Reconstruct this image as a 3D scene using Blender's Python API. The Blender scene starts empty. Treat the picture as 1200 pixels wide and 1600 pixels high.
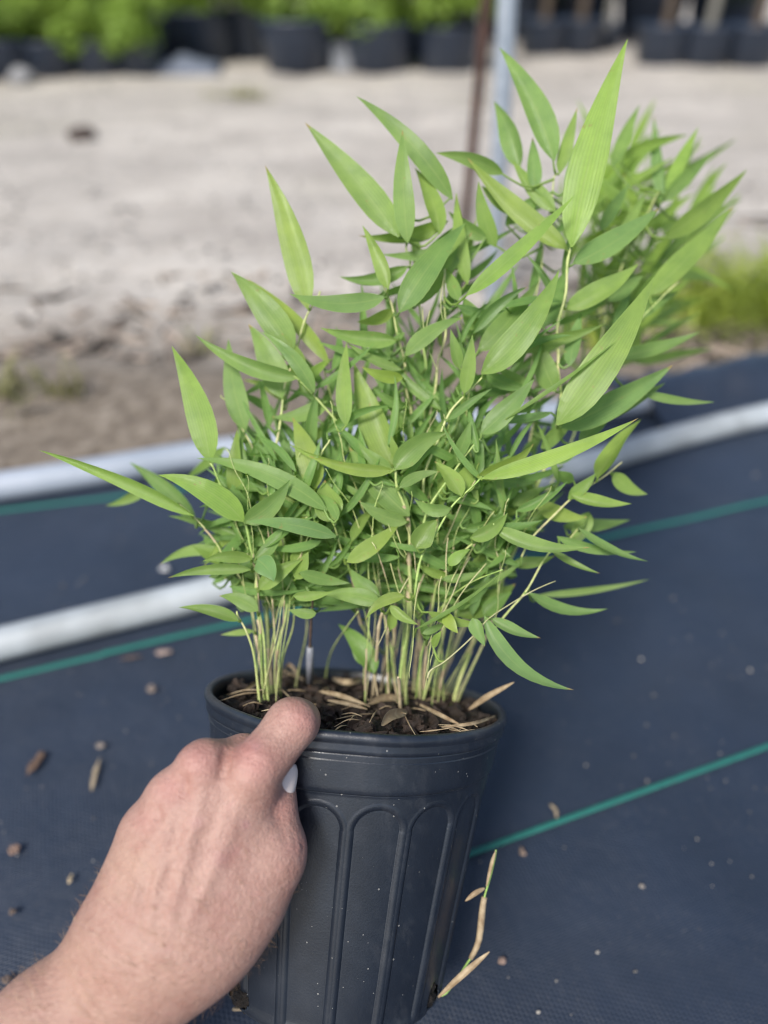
import bpy, bmesh, math, random
import numpy as np
from mathutils import Vector, noise
R = math.radians
random.seed(7)
scene = bpy.context.scene
COL = scene.collection

# ------------------------------------------------------------------ camera
F = 1200.0            # focal length in photo pixels (1200 x 1600)
PITCH = R(37.0)
CAM_H = 0.4916
cam = bpy.data.cameras.new('camera')
cam.sensor_fit = 'VERTICAL'
cam.sensor_height = 36.0
cam.lens = F / 1600 * 36.0
cam.clip_start = 0.01
cam.clip_end = 300
cam.dof.use_dof = True
cam.dof.focus_distance = 0.362
cam.dof.aperture_fstop = 2.75
cam.dof.aperture_blades = 0
camo = bpy.data.objects.new('camera', cam)
COL.objects.link(camo)
camo.location = (0, 0, CAM_H)
camo.rotation_euler = (math.pi / 2 - PITCH, 0, 0)
scene.camera = camo

# ------------------------------------------------------------------ light
SUN_EL, SUN_AZ = R(50), R(208)     # soft light from above, over the photographer's left shoulder
w = bpy.data.worlds.new('World')
scene.world = w
w.use_nodes = True
nt = w.node_tree
bg = nt.nodes['Background']
sky = nt.nodes.new('ShaderNodeTexSky')
sky.sky_type = 'NISHITA'
sky.sun_disc = False
sky.sun_elevation = SUN_EL
sky.sun_rotation = SUN_AZ
sky.air_density = 1.0
sky.dust_density = 2.0
sky.ozone_density = 1.0
nt.links.new(sky.outputs[0], bg.inputs[0])
bg.inputs[1].default_value = 0.075
sun = bpy.data.lights.new('sun', 'SUN')
sun.energy = 2.0
sun.angle = R(14)
sun.color = (1.0, 0.96, 0.89)
suno = bpy.data.objects.new('sun', sun)
COL.objects.link(suno)
sd = Vector((math.sin(SUN_AZ) * math.cos(SUN_EL), math.cos(SUN_AZ) * math.cos(SUN_EL), math.sin(SUN_EL)))
suno.rotation_euler = sd.to_track_quat('Z', 'Y').to_euler()
vs = scene.view_settings
vs.view_transform = 'Standard'
vs.look = 'None'
vs.gamma = 1.0
vs.exposure = 1.1
vs.use_curve_mapping = False
scene.render.engine = 'CYCLES'
scene.cycles.use_denoising = True
scene.cycles.filter_width = 1.0
scene.cycles.max_bounces = 8
scene.cycles.transparent_max_bounces = 8

# ------------------------------------------------------------------ helpers
CAMP = Vector((0, 0, CAM_H))
RIGHT = Vector((1, 0, 0))
FWD = Vector((0, math.cos(PITCH), -math.sin(PITCH)))
UP = Vector((0, math.sin(PITCH), math.cos(PITCH)))

def ray(px, py):
    return FWD + RIGHT * ((px - 600) / F) - UP * ((py - 800) / F)

def P(px, py, d):
    return CAMP + ray(px, py) * d

def G(px, py, z=0.0):
    r = ray(px, py)
    return CAMP + r * ((z - CAM_H) / r.z)

def to_px(p):
    v = p - CAMP
    z = v.dot(FWD)
    return 600 + F * v.dot(RIGHT) / z, 800 - F * v.dot(UP) / z, z

WLOC = {}

def mesh_obj(name, verts, faces, mat, parent=None, origin=None, smooth=True, uvs=None, cols=None):
    o0 = Vector(origin) if origin is not None else Vector((0, 0, 0))
    me = bpy.data.meshes.new(name)
    me.from_pydata([tuple(Vector(v) - o0) for v in verts], [], faces)
    if smooth:
        me.polygons.foreach_set('use_smooth', [True] * len(me.polygons))
    if uvs is not None:
        ul = me.uv_layers.new(name='UVMap')
        li = np.empty(len(me.loops), dtype=np.int32)
        me.loops.foreach_get('vertex_index', li)
        ul.data.foreach_set('uv', np.asarray(uvs, dtype=np.float32)[li].ravel())
    if cols is not None:
        ca = me.color_attributes.new('Col', 'FLOAT_COLOR', 'POINT')
        c = np.ones((len(verts), 4), dtype=np.float32)
        c[:, :3] = np.asarray(cols, dtype=np.float32)
        ca.data.foreach_set('color', c.ravel())
    me.materials.append(mat)
    me.update()
    return link(name, me, parent, o0)

def link(name, data, parent=None, origin=(0, 0, 0)):
    o = bpy.data.objects.new(name, data)
    COL.objects.link(o)
    o0 = Vector(origin)
    WLOC[o] = o0
    if parent is not None:
        o.parent = parent
        o.location = o0 - WLOC[parent]
    else:
        o.location = o0
    return o

def empty(name, loc):
    return link(name, None, None, loc)

def tag(o, label, cat, group=None):
    o['label'] = label
    o['category'] = cat
    if group:
        o['group'] = group
    return o

def kind(o, k):
    o['kind'] = k
    return o

def catmull(pts, n):
    pts = [Vector(p) for p in pts]
    if len(pts) == 2:
        return [pts[0].lerp(pts[1], i / n) for i in range(n + 1)]
    ext = [pts[0] * 2 - pts[1]] + pts + [pts[-1] * 2 - pts[-2]]
    out = []
    segs = len(pts) - 1
    for i in range(n + 1):
        u = i / n * segs
        k = min(int(u), segs - 1)
        t = u - k
        a, b, c, d = ext[k:k + 4]
        out.append(0.5 * ((2 * b) + (c - a) * t + (2 * a - 5 * b + 4 * c - d) * t * t + (3 * b - a - 3 * c + d) * t ** 3))
    return out

def tube(pts, rads, sides=8, cap=True):
    n = len(pts)
    V, Fc, UV = [], [], []
    up = Vector((0.31, 0.2, 0.93))
    for i, p in enumerate(pts):
        t = (pts[min(i + 1, n - 1)] - pts[max(i - 1, 0)])
        if t.length < 1e-9:
            t = Vector((0, 0, 1))
        t.normalize()
        a = t.cross(up)
        if a.length < 1e-3:
            a = t.cross(Vector((1, 0, 0)))
        a.normalize()
        b = t.cross(a)
        up = b.cross(t) * -1 if False else up
        for k in range(sides):
            an = 2 * math.pi * k / sides
            V.append(p + (a * math.cos(an) + b * math.sin(an)) * rads[i])
            UV.append((k / sides, i / max(1, n - 1)))
    for i in range(n - 1):
        for k in range(sides):
            k2 = (k + 1) % sides
            Fc.append((i * sides + k, i * sides + k2, (i + 1) * sides + k2, (i + 1) * sides + k))
    if cap:
        Fc.append(tuple(range(sides))[::-1])
        Fc.append(tuple((n - 1) * sides + k for k in range(sides)))
    return V, Fc, UV

# ------------------------------------------------------------------ materials
def new_mat(name):
    m = bpy.data.materials.new(name)
    m.use_nodes = True
    return m, m.node_tree, m.node_tree.nodes['Principled BSDF']

class NB:
    """small node helper"""
    def __init__(s, t): s.t = t
    def n(s, ty, **kw):
        nd = s.t.nodes.new(ty)
        for k, v in kw.items():
            if k.startswith('i_'):
                key = k[2:]
                key = int(key) if key.isdigit() else key.replace('_', ' ')
                nd.inputs[key].default_value = v
            else:
                setattr(nd, k, v)
        return nd
    def l(s, a, b): s.t.links.new(a, b)
    def ramp(s, fac, stops):
        r = s.n('ShaderNodeValToRGB')
        el = r.color_ramp.elements
        while len(el) < len(stops): el.new(0.5)
        for e, (p, c) in zip(el, stops):
            e.position = p
            e.color = (*c, 1) if len(c) == 3 else c
        s.l(fac, r.inputs[0])
        return r.outputs[0]
    def mix(s, fac, a, b, blend='MIX'):
        m = s.n('ShaderNodeMix', data_type='RGBA', blend_type=blend)
        for val, idx in ((fac, 0), (a, 6), (b, 7)):
            if hasattr(val, 'is_linked'):
                s.l(val, m.inputs[idx])
            elif idx == 0:
                m.inputs[0].default_value = val
            else:
                m.inputs[idx].default_value = (*val, 1)
        return m.outputs[2]
    def math(s, op, a, b=None):
        m = s.n('ShaderNodeMath', operation=op)
        for i, v in enumerate((a, b)):
            if v is None: continue
            if hasattr(v, 'is_linked'): s.l(v, m.inputs[i])
            else: m.inputs[i].default_value = v
        return m.outputs[0]
    def noise(s, vec, scale, detail=4, rough=.5):
        n = s.n('ShaderNodeTexNoise')
        n.inputs['Scale'].default_value = scale
        n.inputs['Detail'].default_value = detail
        n.inputs['Roughness'].default_value = rough
        if vec is not None: s.l(vec, n.inputs['Vector'])
        return n.outputs[0]
    def bump(s, h, strength, dist, nrm=None):
        b = s.n('ShaderNodeBump')
        b.inputs['Strength'].default_value = strength
        b.inputs['Distance'].default_value = dist
        s.l(h, b.inputs['Height'])
        if nrm is not None: s.l(nrm, b.inputs['Normal'])
        return b.outputs[0]

def simple_mat(name, c1, c2, scale=60, rough=.6, bump=0, bdist=.001, detail=4):
    m, t, b = new_mat(name)
    q = NB(t)
    tc = q.n('ShaderNodeTexCoord')
    nz = q.noise(tc.outputs['Object'], scale, detail)
    q.l(q.ramp(nz, [(.3, c1), (.7, c2)]), b.inputs['Base Color'])
    b.inputs['Roughness'].default_value = rough
    if bump:
        q.l(q.bump(q.noise(tc.outputs['Object'], scale * 2.5, 5), bump, bdist), b.inputs['Normal'])
    return m

def col_mat(name, rough=.85, scale=200, amt=.5):
    """colour from vertex attribute with noise on it"""
    m, t, b = new_mat(name)
    q = NB(t)
    at = q.n('ShaderNodeAttribute', attribute_name='Col')
    tc = q.n('ShaderNodeTexCoord')
    nz = q.noise(tc.outputs['Object'], scale, 4)
    k = q.ramp(nz, [(.25, (1 - amt,) * 3), (.75, (1 + amt * .4,) * 3)])
    q.l(q.mix(1.0, at.outputs['Color'], k, 'MULTIPLY'), b.inputs['Base Color'])
    b.inputs['Roughness'].default_value = rough
    q.l(q.bump(nz, .4, .002), b.inputs['Normal'])
    return m

def leaf_mat(name, tint_a, tint_b, sheen_c):
    m, t, b = new_mat(name)
    q = NB(t)
    oi = q.n('ShaderNodeObjectInfo')
    uv = q.n('ShaderNodeUVMap')
    sx = q.n('ShaderNodeSeparateXYZ')
    q.l(uv.outputs[0], sx.inputs[0])
    u, v = sx.outputs[0], sx.outputs[1]
    # fine parallel veins
    uw = q.math('MULTIPLY', u, 26.0)
    nz0 = q.noise(uv.outputs[0], 5, 3)
    vein = q.math('SINE', q.math('MULTIPLY', q.math('ADD', uw, q.math('MULTIPLY', nz0, .8)), 3.14159))
    uw2 = q.math('SINE', q.math('MULTIPLY', u, 33.0))
    vein2 = q.math('ADD', q.math('MULTIPLY', vein, .6), q.math('MULTIPLY', uw2, .4))
    base = q.mix(q.math('MULTIPLY', oi.outputs['Random'], .9), tint_a, tint_b)
    base = q.mix(1.0, base, oi.outputs['Color'], 'MULTIPLY')
    # blotches along the blade
    tc = q.n('ShaderNodeTexCoord')
    bl = q.noise(tc.outputs['Object'], 55, 4, .6)
    base = q.mix(1.0, base, q.ramp(bl, [(.25, (.72, .76, .8)), (.75, (1.18, 1.12, 1.1))]), 'MULTIPLY')
    vf = q.math('ADD', q.math('MULTIPLY', vein2, .15), 1.0)
    cv = q.n('ShaderNodeCombineXYZ')
    for i in range(3): q.l(vf, cv.inputs[i])
    base = q.mix(1.0, base, cv.outputs[0], 'MULTIPLY')
    # midrib
    au = q.math('ABSOLUTE', u)
    rib = q.math('LESS_THAN', au, .055)
    ribf = q.math('MULTIPLY', rib, q.math('SUBTRACT', 1.0, v))
    base = q.mix(q.math('MULTIPLY', ribf, .5), base, (.36, .46, .16))
    # pale edge
    edge = q.math('GREATER_THAN', au, .94)
    base = q.mix(q.math('MULTIPLY', edge, .45), base, (.32, .44, .14))
    spot = q.noise(tc.outputs['Object'], 210, 3, .5)
    base = q.mix(q.ramp(spot, [(.70, (0, 0, 0)), (.74, (.55,) * 3)]), base, (.34, .27, .10))
    # dry tip
    tipn = q.math('ADD', v, q.math('MULTIPLY', q.math('SUBTRACT', bl, .5), .1))
    tip = q.ramp(tipn, [(.93, (0, 0, 0)), (.97, (1, 1, 1))])
    base = q.mix(q.math('MULTIPLY', tip, q.math('GREATER_THAN', oi.outputs['Random'], .6)), base, (.42, .32, .12))
    q.l(base, b.inputs['Base Color'])
    b.inputs['Roughness'].default_value = .34
    b.inputs['Specular IOR Level'].default_value = .5
    q.l(q.bump(vein2, .35, .0004), b.inputs['Normal'])
    tr = q.n('ShaderNodeBsdfTranslucent')
    q.l(q.mix(1.0, base, (1.25, 1.3, .55), 'MULTIPLY'), tr.inputs[0])
    ms = q.n('ShaderNodeMixShader')
    ms.inputs[0].default_value = .42
    q.l(b.outputs[0], ms.inputs[1])
    q.l(tr.outputs[0], ms.inputs[2])
    q.l(ms.outputs[0], t.nodes['Material Output'].inputs[0])
    return m

M = {}
M['leaf'] = leaf_mat('bamboo_leaf', (.245, .39, .105), (.31, .44, .11), None)

def culm_mat():
    m, t, b = new_mat('culm')
    q = NB(t)
    oi = q.n('ShaderNodeObjectInfo')
    tc = q.n('ShaderNodeTexCoord')
    nz = q.noise(tc.outputs['Object'], 45, 4, .6)
    nz2 = q.noise(tc.outputs['Object'], 420, 3, .6)
    f = q.math('ADD', nz, q.math('MULTIPLY', q.math('SUBTRACT', oi.outputs['Random'], .5), .35))
    c = q.ramp(f, [(.28, (.30, .41, .12)), (.46, (.46, .51, .19)), (.64, (.60, .57, .29)), (.85, (.54, .45, .27))])
    c = q.mix(1.0, c, q.ramp(nz2, [(.3, (.75, .75, .75)), (.7, (1.15, 1.15, 1.15))]), 'MULTIPLY')
    c = q.mix(1.0, c, oi.outputs['Color'], 'MULTIPLY')
    q.l(c, b.inputs['Base Color'])
    b.inputs['Roughness'].default_value = .45
    q.l(q.bump(nz2, .3, .0004), b.inputs['Normal'])
    return m
M['culm'] = culm_mat()
M['straw'] = simple_mat('dry_straw', (.22, .15, .085), (.46, .37, .24), 160, .7, .4, .0006)
M['sheath'] = simple_mat('papery_sheath', (.36, .27, .16), (.64, .54, .35), 160, .65, .4, .0006)
M['bark'] = simple_mat('bark_chip', (.012, .008, .006), (.052, .032, .022), 120, .75, .8, .002)
M['soil'] = simple_mat('potting_soil', (.008, .006, .005), (.035, .024, .017), 350, .8, 1.0, .003, 8)
M['dead_wood'] = simple_mat('dead_wood', (.05, .03, .022), (.14, .09, .065), 150, .7, .6, .001)
M['wire'] = simple_mat('tie_wire', (.16, .17, .20), (.30, .31, .35), 100, .35)

def pot_mat():
    m, t, b = new_mat('nursery_pot_plastic')
    q = NB(t)
    tc = q.n('ShaderNodeTexCoord')
    o = tc.outputs['Object']
    n1 = q.noise(o, 35, 5, .6)
    c = q.ramp(n1, [(.3, (.007, .010, .017)), (.7, (.013, .018, .028))])
    # dust specks
    vo = q.n('ShaderNodeTexVoronoi', feature='F1')
    vo.inputs['Scale'].default_value = 420
    q.l(o, vo.inputs['Vector'])
    sep = q.n('ShaderNodeSeparateXYZ')
    q.l(vo.outputs['Color'], sep.inputs[0])
    pick = q.math('GREATER_THAN', sep.outputs[0], .86)
    near = q.math('LESS_THAN', vo.outputs['Distance'], q.math('MULTIPLY', sep.outputs[1], .22))
    c = q.mix(q.math('MULTIPLY', q.math('MULTIPLY', pick, near), .55), c, (.30, .29, .27))
    # dusty film in patches and streaks
    mp = q.n('ShaderNodeMapping')
    mp.inputs['Scale'].default_value = (1, 1, .25)
    q.l(o, mp.inputs[0])
    n2 = q.noise(mp.outputs[0], 120, 6, .7)
    n3 = q.noise(o, 16, 3, .5)
    film = q.math('MULTIPLY', q.ramp(n2, [(.5, (0, 0, 0)), (.8, (1, 1, 1))]), q.ramp(n3, [(.4, (0, 0, 0)), (.7, (1, 1, 1))]))
    c = q.mix(q.math('MULTIPLY', film, .26), c, (.15, .15, .155))
    q.l(c, b.inputs['Base Color'])
    q.l(q.ramp(n2, [(.3, (.27,) * 3), (.8, (.46,) * 3)]), b.inputs['Roughness'])
    b.inputs['Specular IOR Level'].default_value = .75
    q.l(q.bump(q.noise(o, 900, 3, .6), .22, .0004), b.inputs['Normal'])
    return m
M['pot'] = pot_mat()

STRIPE_A, STRIPE_B = G(0, 1060), G(350, 974)
STRIPE_DIR = (STRIPE_B - STRIPE_A).normalized()
STRIPE_ANG = math.atan2(STRIPE_DIR.y, STRIPE_DIR.x)

def cloth_mat():
    m, t, b = new_mat('woven_ground_cloth')
    q = NB(t)
    tc = q.n('ShaderNodeTexCoord')
    mp = q.n('ShaderNodeMapping')
    mp.inputs['Rotation'].default_value = (0, 0, -STRIPE_ANG)
    q.l(tc.outputs['Object'], mp.inputs[0])
    v = mp.outputs[0]
    sx = q.n('ShaderNodeSeparateXYZ')
    q.l(v, sx.inputs[0])
    wob = q.math('MULTIPLY', q.noise(v, 40, 2), .0012)
    X = q.math('ADD', sx.outputs[0], wob)
    Y = q.math('ADD', sx.outputs[1], wob)
    px_, py_ = .0026, .0016
    wx = q.math('SINE', q.math('MULTIPLY', X, 2 * math.pi / px_))
    wy = q.math('SINE', q.math('MULTIPLY', Y, 2 * math.pi / py_))
    # over/under weave: the tapes alternate
    wx2 = q.math('SINE', q.math('MULTIPLY', X, math.pi / px_))
    wy2 = q.math('SINE', q.math('MULTIPLY', Y, math.pi / py_))
    chk = q.math('MULTIPLY', wx2, wy2)
    h = q.math('ADD', q.math('ADD', q.math('MULTIPLY', wx, .35), q.math('MULTIPLY', wy, .45)), q.math('MULTIPLY', chk, .6))
    fine = q.noise(v, 900, 3, .6)
    big = q.noise(v, 9, 5, .6)
    c = q.ramp(big, [(.3, (.011, .019, .037)), (.7, (.018, .029, .054))])
    hm = q.ramp(h, [(.0, (.85,) * 3), (1.0, (1.1,) * 3)])
    c = q.mix(1.0, c, hm, 'MULTIPLY')
    dust = q.math('MULTIPLY', q.ramp(q.noise(v, 420, 5, .75), [(.56, (0, 0, 0)), (.78, (1, 1, 1))]), q.ramp(q.noise(v, 14, 4, .6), [(.42, (0, 0, 0)), (.75, (1, 1, 1))]))
    c = q.mix(q.math('MULTIPLY', dust, .6), c, (.22, .20, .18))
    film = q.ramp(q.noise(v, 5, 6, .7), [(.45, (0, 0, 0)), (.75, (1, 1, 1))])
    c = q.mix(q.math('MULTIPLY', film, .07), c, (.16, .16, .17))
    q.l(c, b.inputs['Base Color'])
    b.inputs['Roughness'].default_value = .50
    b.inputs['Specular IOR Level'].default_value = .55
    b.inputs['Sheen Weight'].default_value = .18
    b.inputs['Sheen Roughness'].default_value = .45
    b.inputs['Sheen Tint'].default_value = (.55, .72, 1, 1)
    n1 = q.bump(q.math('ADD', h, q.math('MULTIPLY', fine, .7)), .42, .0005)
    q.l(q.bump(q.noise(v, 11, 4, .6), .45, .009, n1), b.inputs['Normal'])
    return m
M['cloth'] = cloth_mat()
M['stripe'] = simple_mat('teal_marker_thread', (.008, .10, .085), (.016, .20, .165), 900, .5, .8, .001)
M['pipe_white'] = simple_mat('white_poly_pipe', (.27, .29, .30), (.46, .50, .53), 18, .5, .15, .001, 6)
M['pipe_grey'] = simple_mat('grey_poly_pipe', (.27, .31, .37), (.38, .42, .49), 10, .5, .15, .001, 6)
M['galv'] = simple_mat('galvanised_steel', (.38, .44, .52), (.56, .62, .70), 60, .38, .2, .001)
M['galv'].node_tree.nodes['Principled BSDF'].inputs['Metallic'].default_value = .5
M['rust'] = simple_mat('rusty_steel', (.035, .018, .014), (.11, .055, .04), 90, .8, .6, .002)
M['stone'] = col_mat('gravel_stone')
M['farpot'] = simple_mat('far_pot_plastic', (.018, .027, .046), (.028, .040, .066), 20, .42)
M['trunk'] = simple_mat('young_tree_bark', (.06, .042, .03), (.13, .10, .075), 60, .85, .6, .004)
M['palebark'] = simple_mat('pale_tree_bark', (.15, .145, .125), (.24, .23, .2), 60, .85, .6, .004)
M['tagwhite'] = simple_mat('white_plastic_tag', (.20, .21, .23), (.28, .29, .31), 30, .5)

def foliage_mat(name, c1, c2):
    m, t, b = new_mat(name)
    q = NB(t)
    at = q.n('ShaderNodeAttribute', attribute_name='Col')
    sp = q.n('ShaderNodeSeparateColor')
    q.l(at.outputs['Color'], sp.inputs[0])
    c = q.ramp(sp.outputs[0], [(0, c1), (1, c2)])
    q.l(c, b.inputs['Base Color'])
    b.inputs['Roughness'].default_value = .55
    tr = q.n('ShaderNodeBsdfTranslucent')
    q.l(q.mix(1.0, c, (1.2, 1.25, .6), 'MULTIPLY'), tr.inputs[0])
    ms = q.n('ShaderNodeMixShader')
    ms.inputs[0].default_value = .35
    q.l(b.outputs[0], ms.inputs[1])
    q.l(tr.outputs[0], ms.inputs[2])
    q.l(ms.outputs[0], t.nodes['Material Output'].inputs[0])
    return m
M['fol_lime'] = foliage_mat('lime_foliage', (.20, .32, .05), (.42, .58, .11))
M['fol_mid'] = foliage_mat('mid_foliage', (.17, .28, .045), (.36, .50, .10))
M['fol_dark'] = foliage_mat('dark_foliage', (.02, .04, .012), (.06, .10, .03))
M['grass'] = foliage_mat('weed_grass', (.20, .26, .035), (.42, .50, .09))

# ------------------------------------------------------------------ pot frame
POT_C = P(557.8, 1087.7, .426)              # centre of the rim
_a = Vector((.0911, 1, .032)).normalized()   # camera axes: right, up, towards far
AX = (RIGHT * _a.x + UP * _a.y + FWD * _a.z).normalized()   # pot axis, up
_v = (CAMP - POT_C)
EF = (_v - AX * _v.dot(AX)).normalized()     # towards the camera
ER = EF.cross(AX) * -1                       # to the right seen from the camera
if ER.dot(RIGHT) < 0: ER = -ER
POT_H, RIM_R = .150, .0825

def pot_pt(th, r, h):      # th 0 = front, positive right; h measured down from the rim
    return POT_C + (EF * math.cos(th) + ER * math.sin(th)) * r - AX * h

def pot_local(p):
    v = p - POT_C
    return v.dot(ER), v.dot(EF), v.dot(AX)

SOIL_H = .0085
def S(px, py, h=SOIL_H):   # pixel -> soil plane
    r = ray(px, py)
    q0 = POT_C - AX * h
    return CAMP + r * ((q0 - CAMP).dot(AX) / r.dot(AX))

# ================================================================== SETTING
# far edge of the ground cloth follows the far pipe
PB_PX = [(-520, 832), (-250, 797), (0, 760), (150, 737), (300, 712), (480, 690), (660, 668), (830, 650), (1000, 627), (1200, 583), (1420, 535), (1800, 470)]
PB = [G(x, y, .016) for x, y in PB_PX]
def cloth_edge_y(x):
    pts = sorted([(p.x, p.y) for p in PB])
    if x <= pts[0][0]:
        (x0, y0), (x1, y1) = pts[0], pts[1]
    elif x >= pts[-1][0]:
        (x0, y0), (x1, y1) = pts[-2], pts[-1]
    else:
        for i in range(len(pts) - 1):
            if pts[i][0] <= x <= pts[i + 1][0]:
                (x0, y0), (x1, y1) = pts[i], pts[i + 1]
                break
    t = (x - x0) / (x1 - x0) if x1 != x0 else 0
    return y0 + (y1 - y0) * t

def ground_mat():
    m, t, b = new_mat('sandy_ground')
    q = NB(t)
    tc = q.n('ShaderNodeTexCoord')
    o = tc.outputs['Object']
    at = q.n('ShaderNodeAttribute', attribute_name='Col')
    sp = q.n('ShaderNodeSeparateColor')
    q.l(at.outputs['Color'], sp.inputs[0])
    near = sp.outputs[0]
    n1 = q.noise(o, 3.2, 6, .65)
    n2 = q.noise(o, 45, 6, .7)
    n3 = q.noise(o, .9, 3, .5)
    ms_ = q.n('ShaderNodeMapping')
    ms_.inputs['Scale'].default_value = (.55, 2.0, 1)
    q.l(o, ms_.inputs[0])
    n4 = q.noise(ms_.outputs[0], 2.1, 5, .6)
    sand = q.ramp(n2, [(.25, (.40, .36, .305)), (.5, (.56, .515, .46)), (.75, (.70, .66, .61))])
    sand = q.mix(q.ramp(n1, [(.40, (0, 0, 0)), (.68, (.65,) * 3)]), sand, (.27, .24, .215))
    sand = q.mix(q.ramp(n3, [(.52, (0, 0, 0)), (.72, (.4,) * 3)]), sand, (.26, .24, .15))
    sand = q.mix(q.ramp(n4, [(.44, (0, 0, 0)), (.66, (.5,) * 3)]), sand, (.25, .225, .205))
    soil = q.ramp(n2, [(.25, (.055, .044, .034)), (.5, (.18, .148, .115)), (.8, (.38, .335, .28))])
    f = q.math('ADD', near, q.math('MULTIPLY', q.math('SUBTRACT', n1, .5), .9))
    c = q.mix(q.ramp(f, [(.25, (0, 0, 0)), (.75, (1, 1, 1))]), sand, soil)
    q.l(c, b.inputs['Base Color'])
    b.inputs['Roughness'].default_value = .95
    q.l(q.bump(n2, .8, .01), b.inputs['Normal'])
    return m
M['ground'] = ground_mat()

def axis_vals(lo, hi, n, c, p=2.2):
    # dense near c
    out = []
    for i in range(n + 1):
        s = i / n * 2 - 1
        s = math.copysign(abs(s) ** p, s)
        out.append(c + (s * (hi - c) if s > 0 else s * (c - lo)))
    return out

def build_ground():
    xs = axis_vals(-90, 90, 150, .1, 3.0)
    ys = axis_vals(-60, 160, 190, 1.2, 3.4)
    V, C, Fc = [], [], []
    for y in ys:
        for x in xs:
            e = cloth_edge_y(max(-4, min(4, x))) + (0 if abs(x) < 4 else 0)
            d = y - e
            z = -.014
            if d > 0:
                k = min(1, d / .06)
                amp = .022 if d < 1.2 else .016
                z = -.014 + k * (.012 + amp * noise.fractal(Vector((x * 7, y * 7, 0)), 1.0, 2.0, 4) * (1 if d < 6 else .3))
                z += k * .018 * math.exp(-((d - .16) / .16) ** 2)
            V.append((x, y, z))
            C.append((max(0, min(1, 1.12 - max(0, d) / .62)),) * 3)
    nx = len(xs)
    for j in range(len(ys) - 1):
        for i in range(nx - 1):
            Fc.append((j * nx + i, j * nx + i + 1, (j + 1) * nx + i + 1, (j + 1) * nx + i))
    kind(mesh_obj('ground', V, Fc, M['ground'], cols=C), 'structure')
build_ground()

def build_cloth():
    V, Fc = [], []
    xs = [-2.6 + 5.2 * i / 104 for i in range(105)]
    rows = 70
    for j in range(rows + 1):
        for x in xs:
            e = cloth_edge_y(x) + .03
            y0 = -1.6
            t = (j / rows) ** .8
            y = y0 + (e - y0) * t
            z = .0012 * noise.noise(Vector((x * 5, y * 5, 3))) + .0016 * noise.noise(Vector((x * 14, y * 9, 7))) * min(1, max(0, (y - .35) * 3))
            V.append((x, y, z - .0012 if y < .45 else z))
    nx = len(xs)
    for j in range(rows):
        for i in range(nx - 1):
            Fc.append((j * nx + i, j * nx + i + 1, (j + 1) * nx + i + 1, (j + 1) * nx + i))
    o = kind(mesh_obj('ground_cloth', V, Fc, M['cloth']), 'structure')
    # woven teal marker threads: thin proud strips with a twisted edge
    def stripe(a, b, wd, nseg):
        d = (b - a).normalized()
        s = Vector((-d.y, d.x, 0))
        V, Fc = [], []
        L = (b - a).length
        for i in range(nseg + 1):
            p = a + d * (L * i / nseg)
            z = .0012 * noise.noise(Vector((p.x * 5, p.y * 5, 3))) + .0016 * noise.noise(Vector((p.x * 14, p.y * 9, 7))) * min(1, max(0, (p.y - .35) * 3))
            z = z - .0012 if p.y < .45 else z
            k = .0006 * (i % 2)
            for off, zz in ((-1, .0012), (-.5, .0024), (0, .0028), (.5, .0024), (1, .0012)):
                V.append((p.x + s.x * off * (wd / 2 + k), p.y + s.y * off * (wd / 2 + k), z + zz + k * .8))
        for i in range(nseg):
            for k in range(4):
                Fc.append((i * 5 + k, i * 5 + k + 1, (i + 1) * 5 + k + 1, (i + 1) * 5 + k))
        return mesh_obj('marker_thread', V, Fc, M['stripe'], o)
    for (p0, p1, wd) in (((0, 1060), (1200, 783), .0050), ((745, 1330), (1200, 1165), .0038), ((0, 800), (290, 764), .006)):
        a, b = G(*p0), G(*p1)
        d = (b - a).normalized()
        ext0, ext1 = (.5, .8)
        if p0[1] == 800: ext0, ext1 = .5, .25
        stripe(a - d * ext0, b + d * ext1, wd, 900)
    # fold of cloth lapped over the far pipe on the right
    pts = catmull([p + Vector((0, 0, -.006)) for p in PB[8:]], 60)
    V, Fc = [], []
    prof = [(-.075, .003), (-.05, .006), (-.028, .015), (-.016, .030), (0, .038), (.02, .034), (.036, .018), (.055, .004), (.09, .002)]
    for i, p in enumerate(pts):
        t = pts[min(i + 1, 60)] - pts[max(i - 1, 0)]
        s = Vector((-t.y, t.x, 0)).normalized()
        fade = min(1, i / 6)
        for (u, z) in prof:
            wv = .010 * noise.noise(Vector((i * .21, u * 30, 1)))
            q = p + s * (u + wv)
            V.append((q.x, q.y, max(.002, z + .006 * noise.noise(Vector((i * .3, u * 40, 5)))) + .0025))
    n = len(prof)
    for i in range(60):
        for k in range(n - 1):
            Fc.append((i * n + k, i * n + k + 1, (i + 1) * n + k + 1, (i + 1) * n + k))
    mesh_obj('cloth_fold', V, Fc, M['cloth'], o)
build_cloth()

# ------------------------------------------------------------------ pipes
def pipe(name, pts, r, mat, label):
    c = catmull(pts, 120)
    V, Fc, UV = tube(c, [r] * len(c), 20)
    o0 = c[0]
    o = mesh_obj(name, V, Fc, mat, None, o0, uvs=UV)
    tag(o, label, 'pipe')
    return o
PA_PX = [(-420, 1110), (-200, 1055), (0, 1006), (200, 957), (340, 922), (460, 880), (600, 828), (770, 772), (925, 722), (1050, 685), (1200, 648), (1450, 594), (1900, 515)]
pipe('irrigation_pipe', [G(x, y, .0145) for x, y in PA_PX], .0145, M['pipe_white'],
     'long white pipe lying across the black ground cloth, nearest behind the plant')
pipe('irrigation_pipe', PB[:10], .016, M['pipe_grey'],
     'blue-grey pipe along the far edge of the ground cloth beside the soil')

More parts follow.
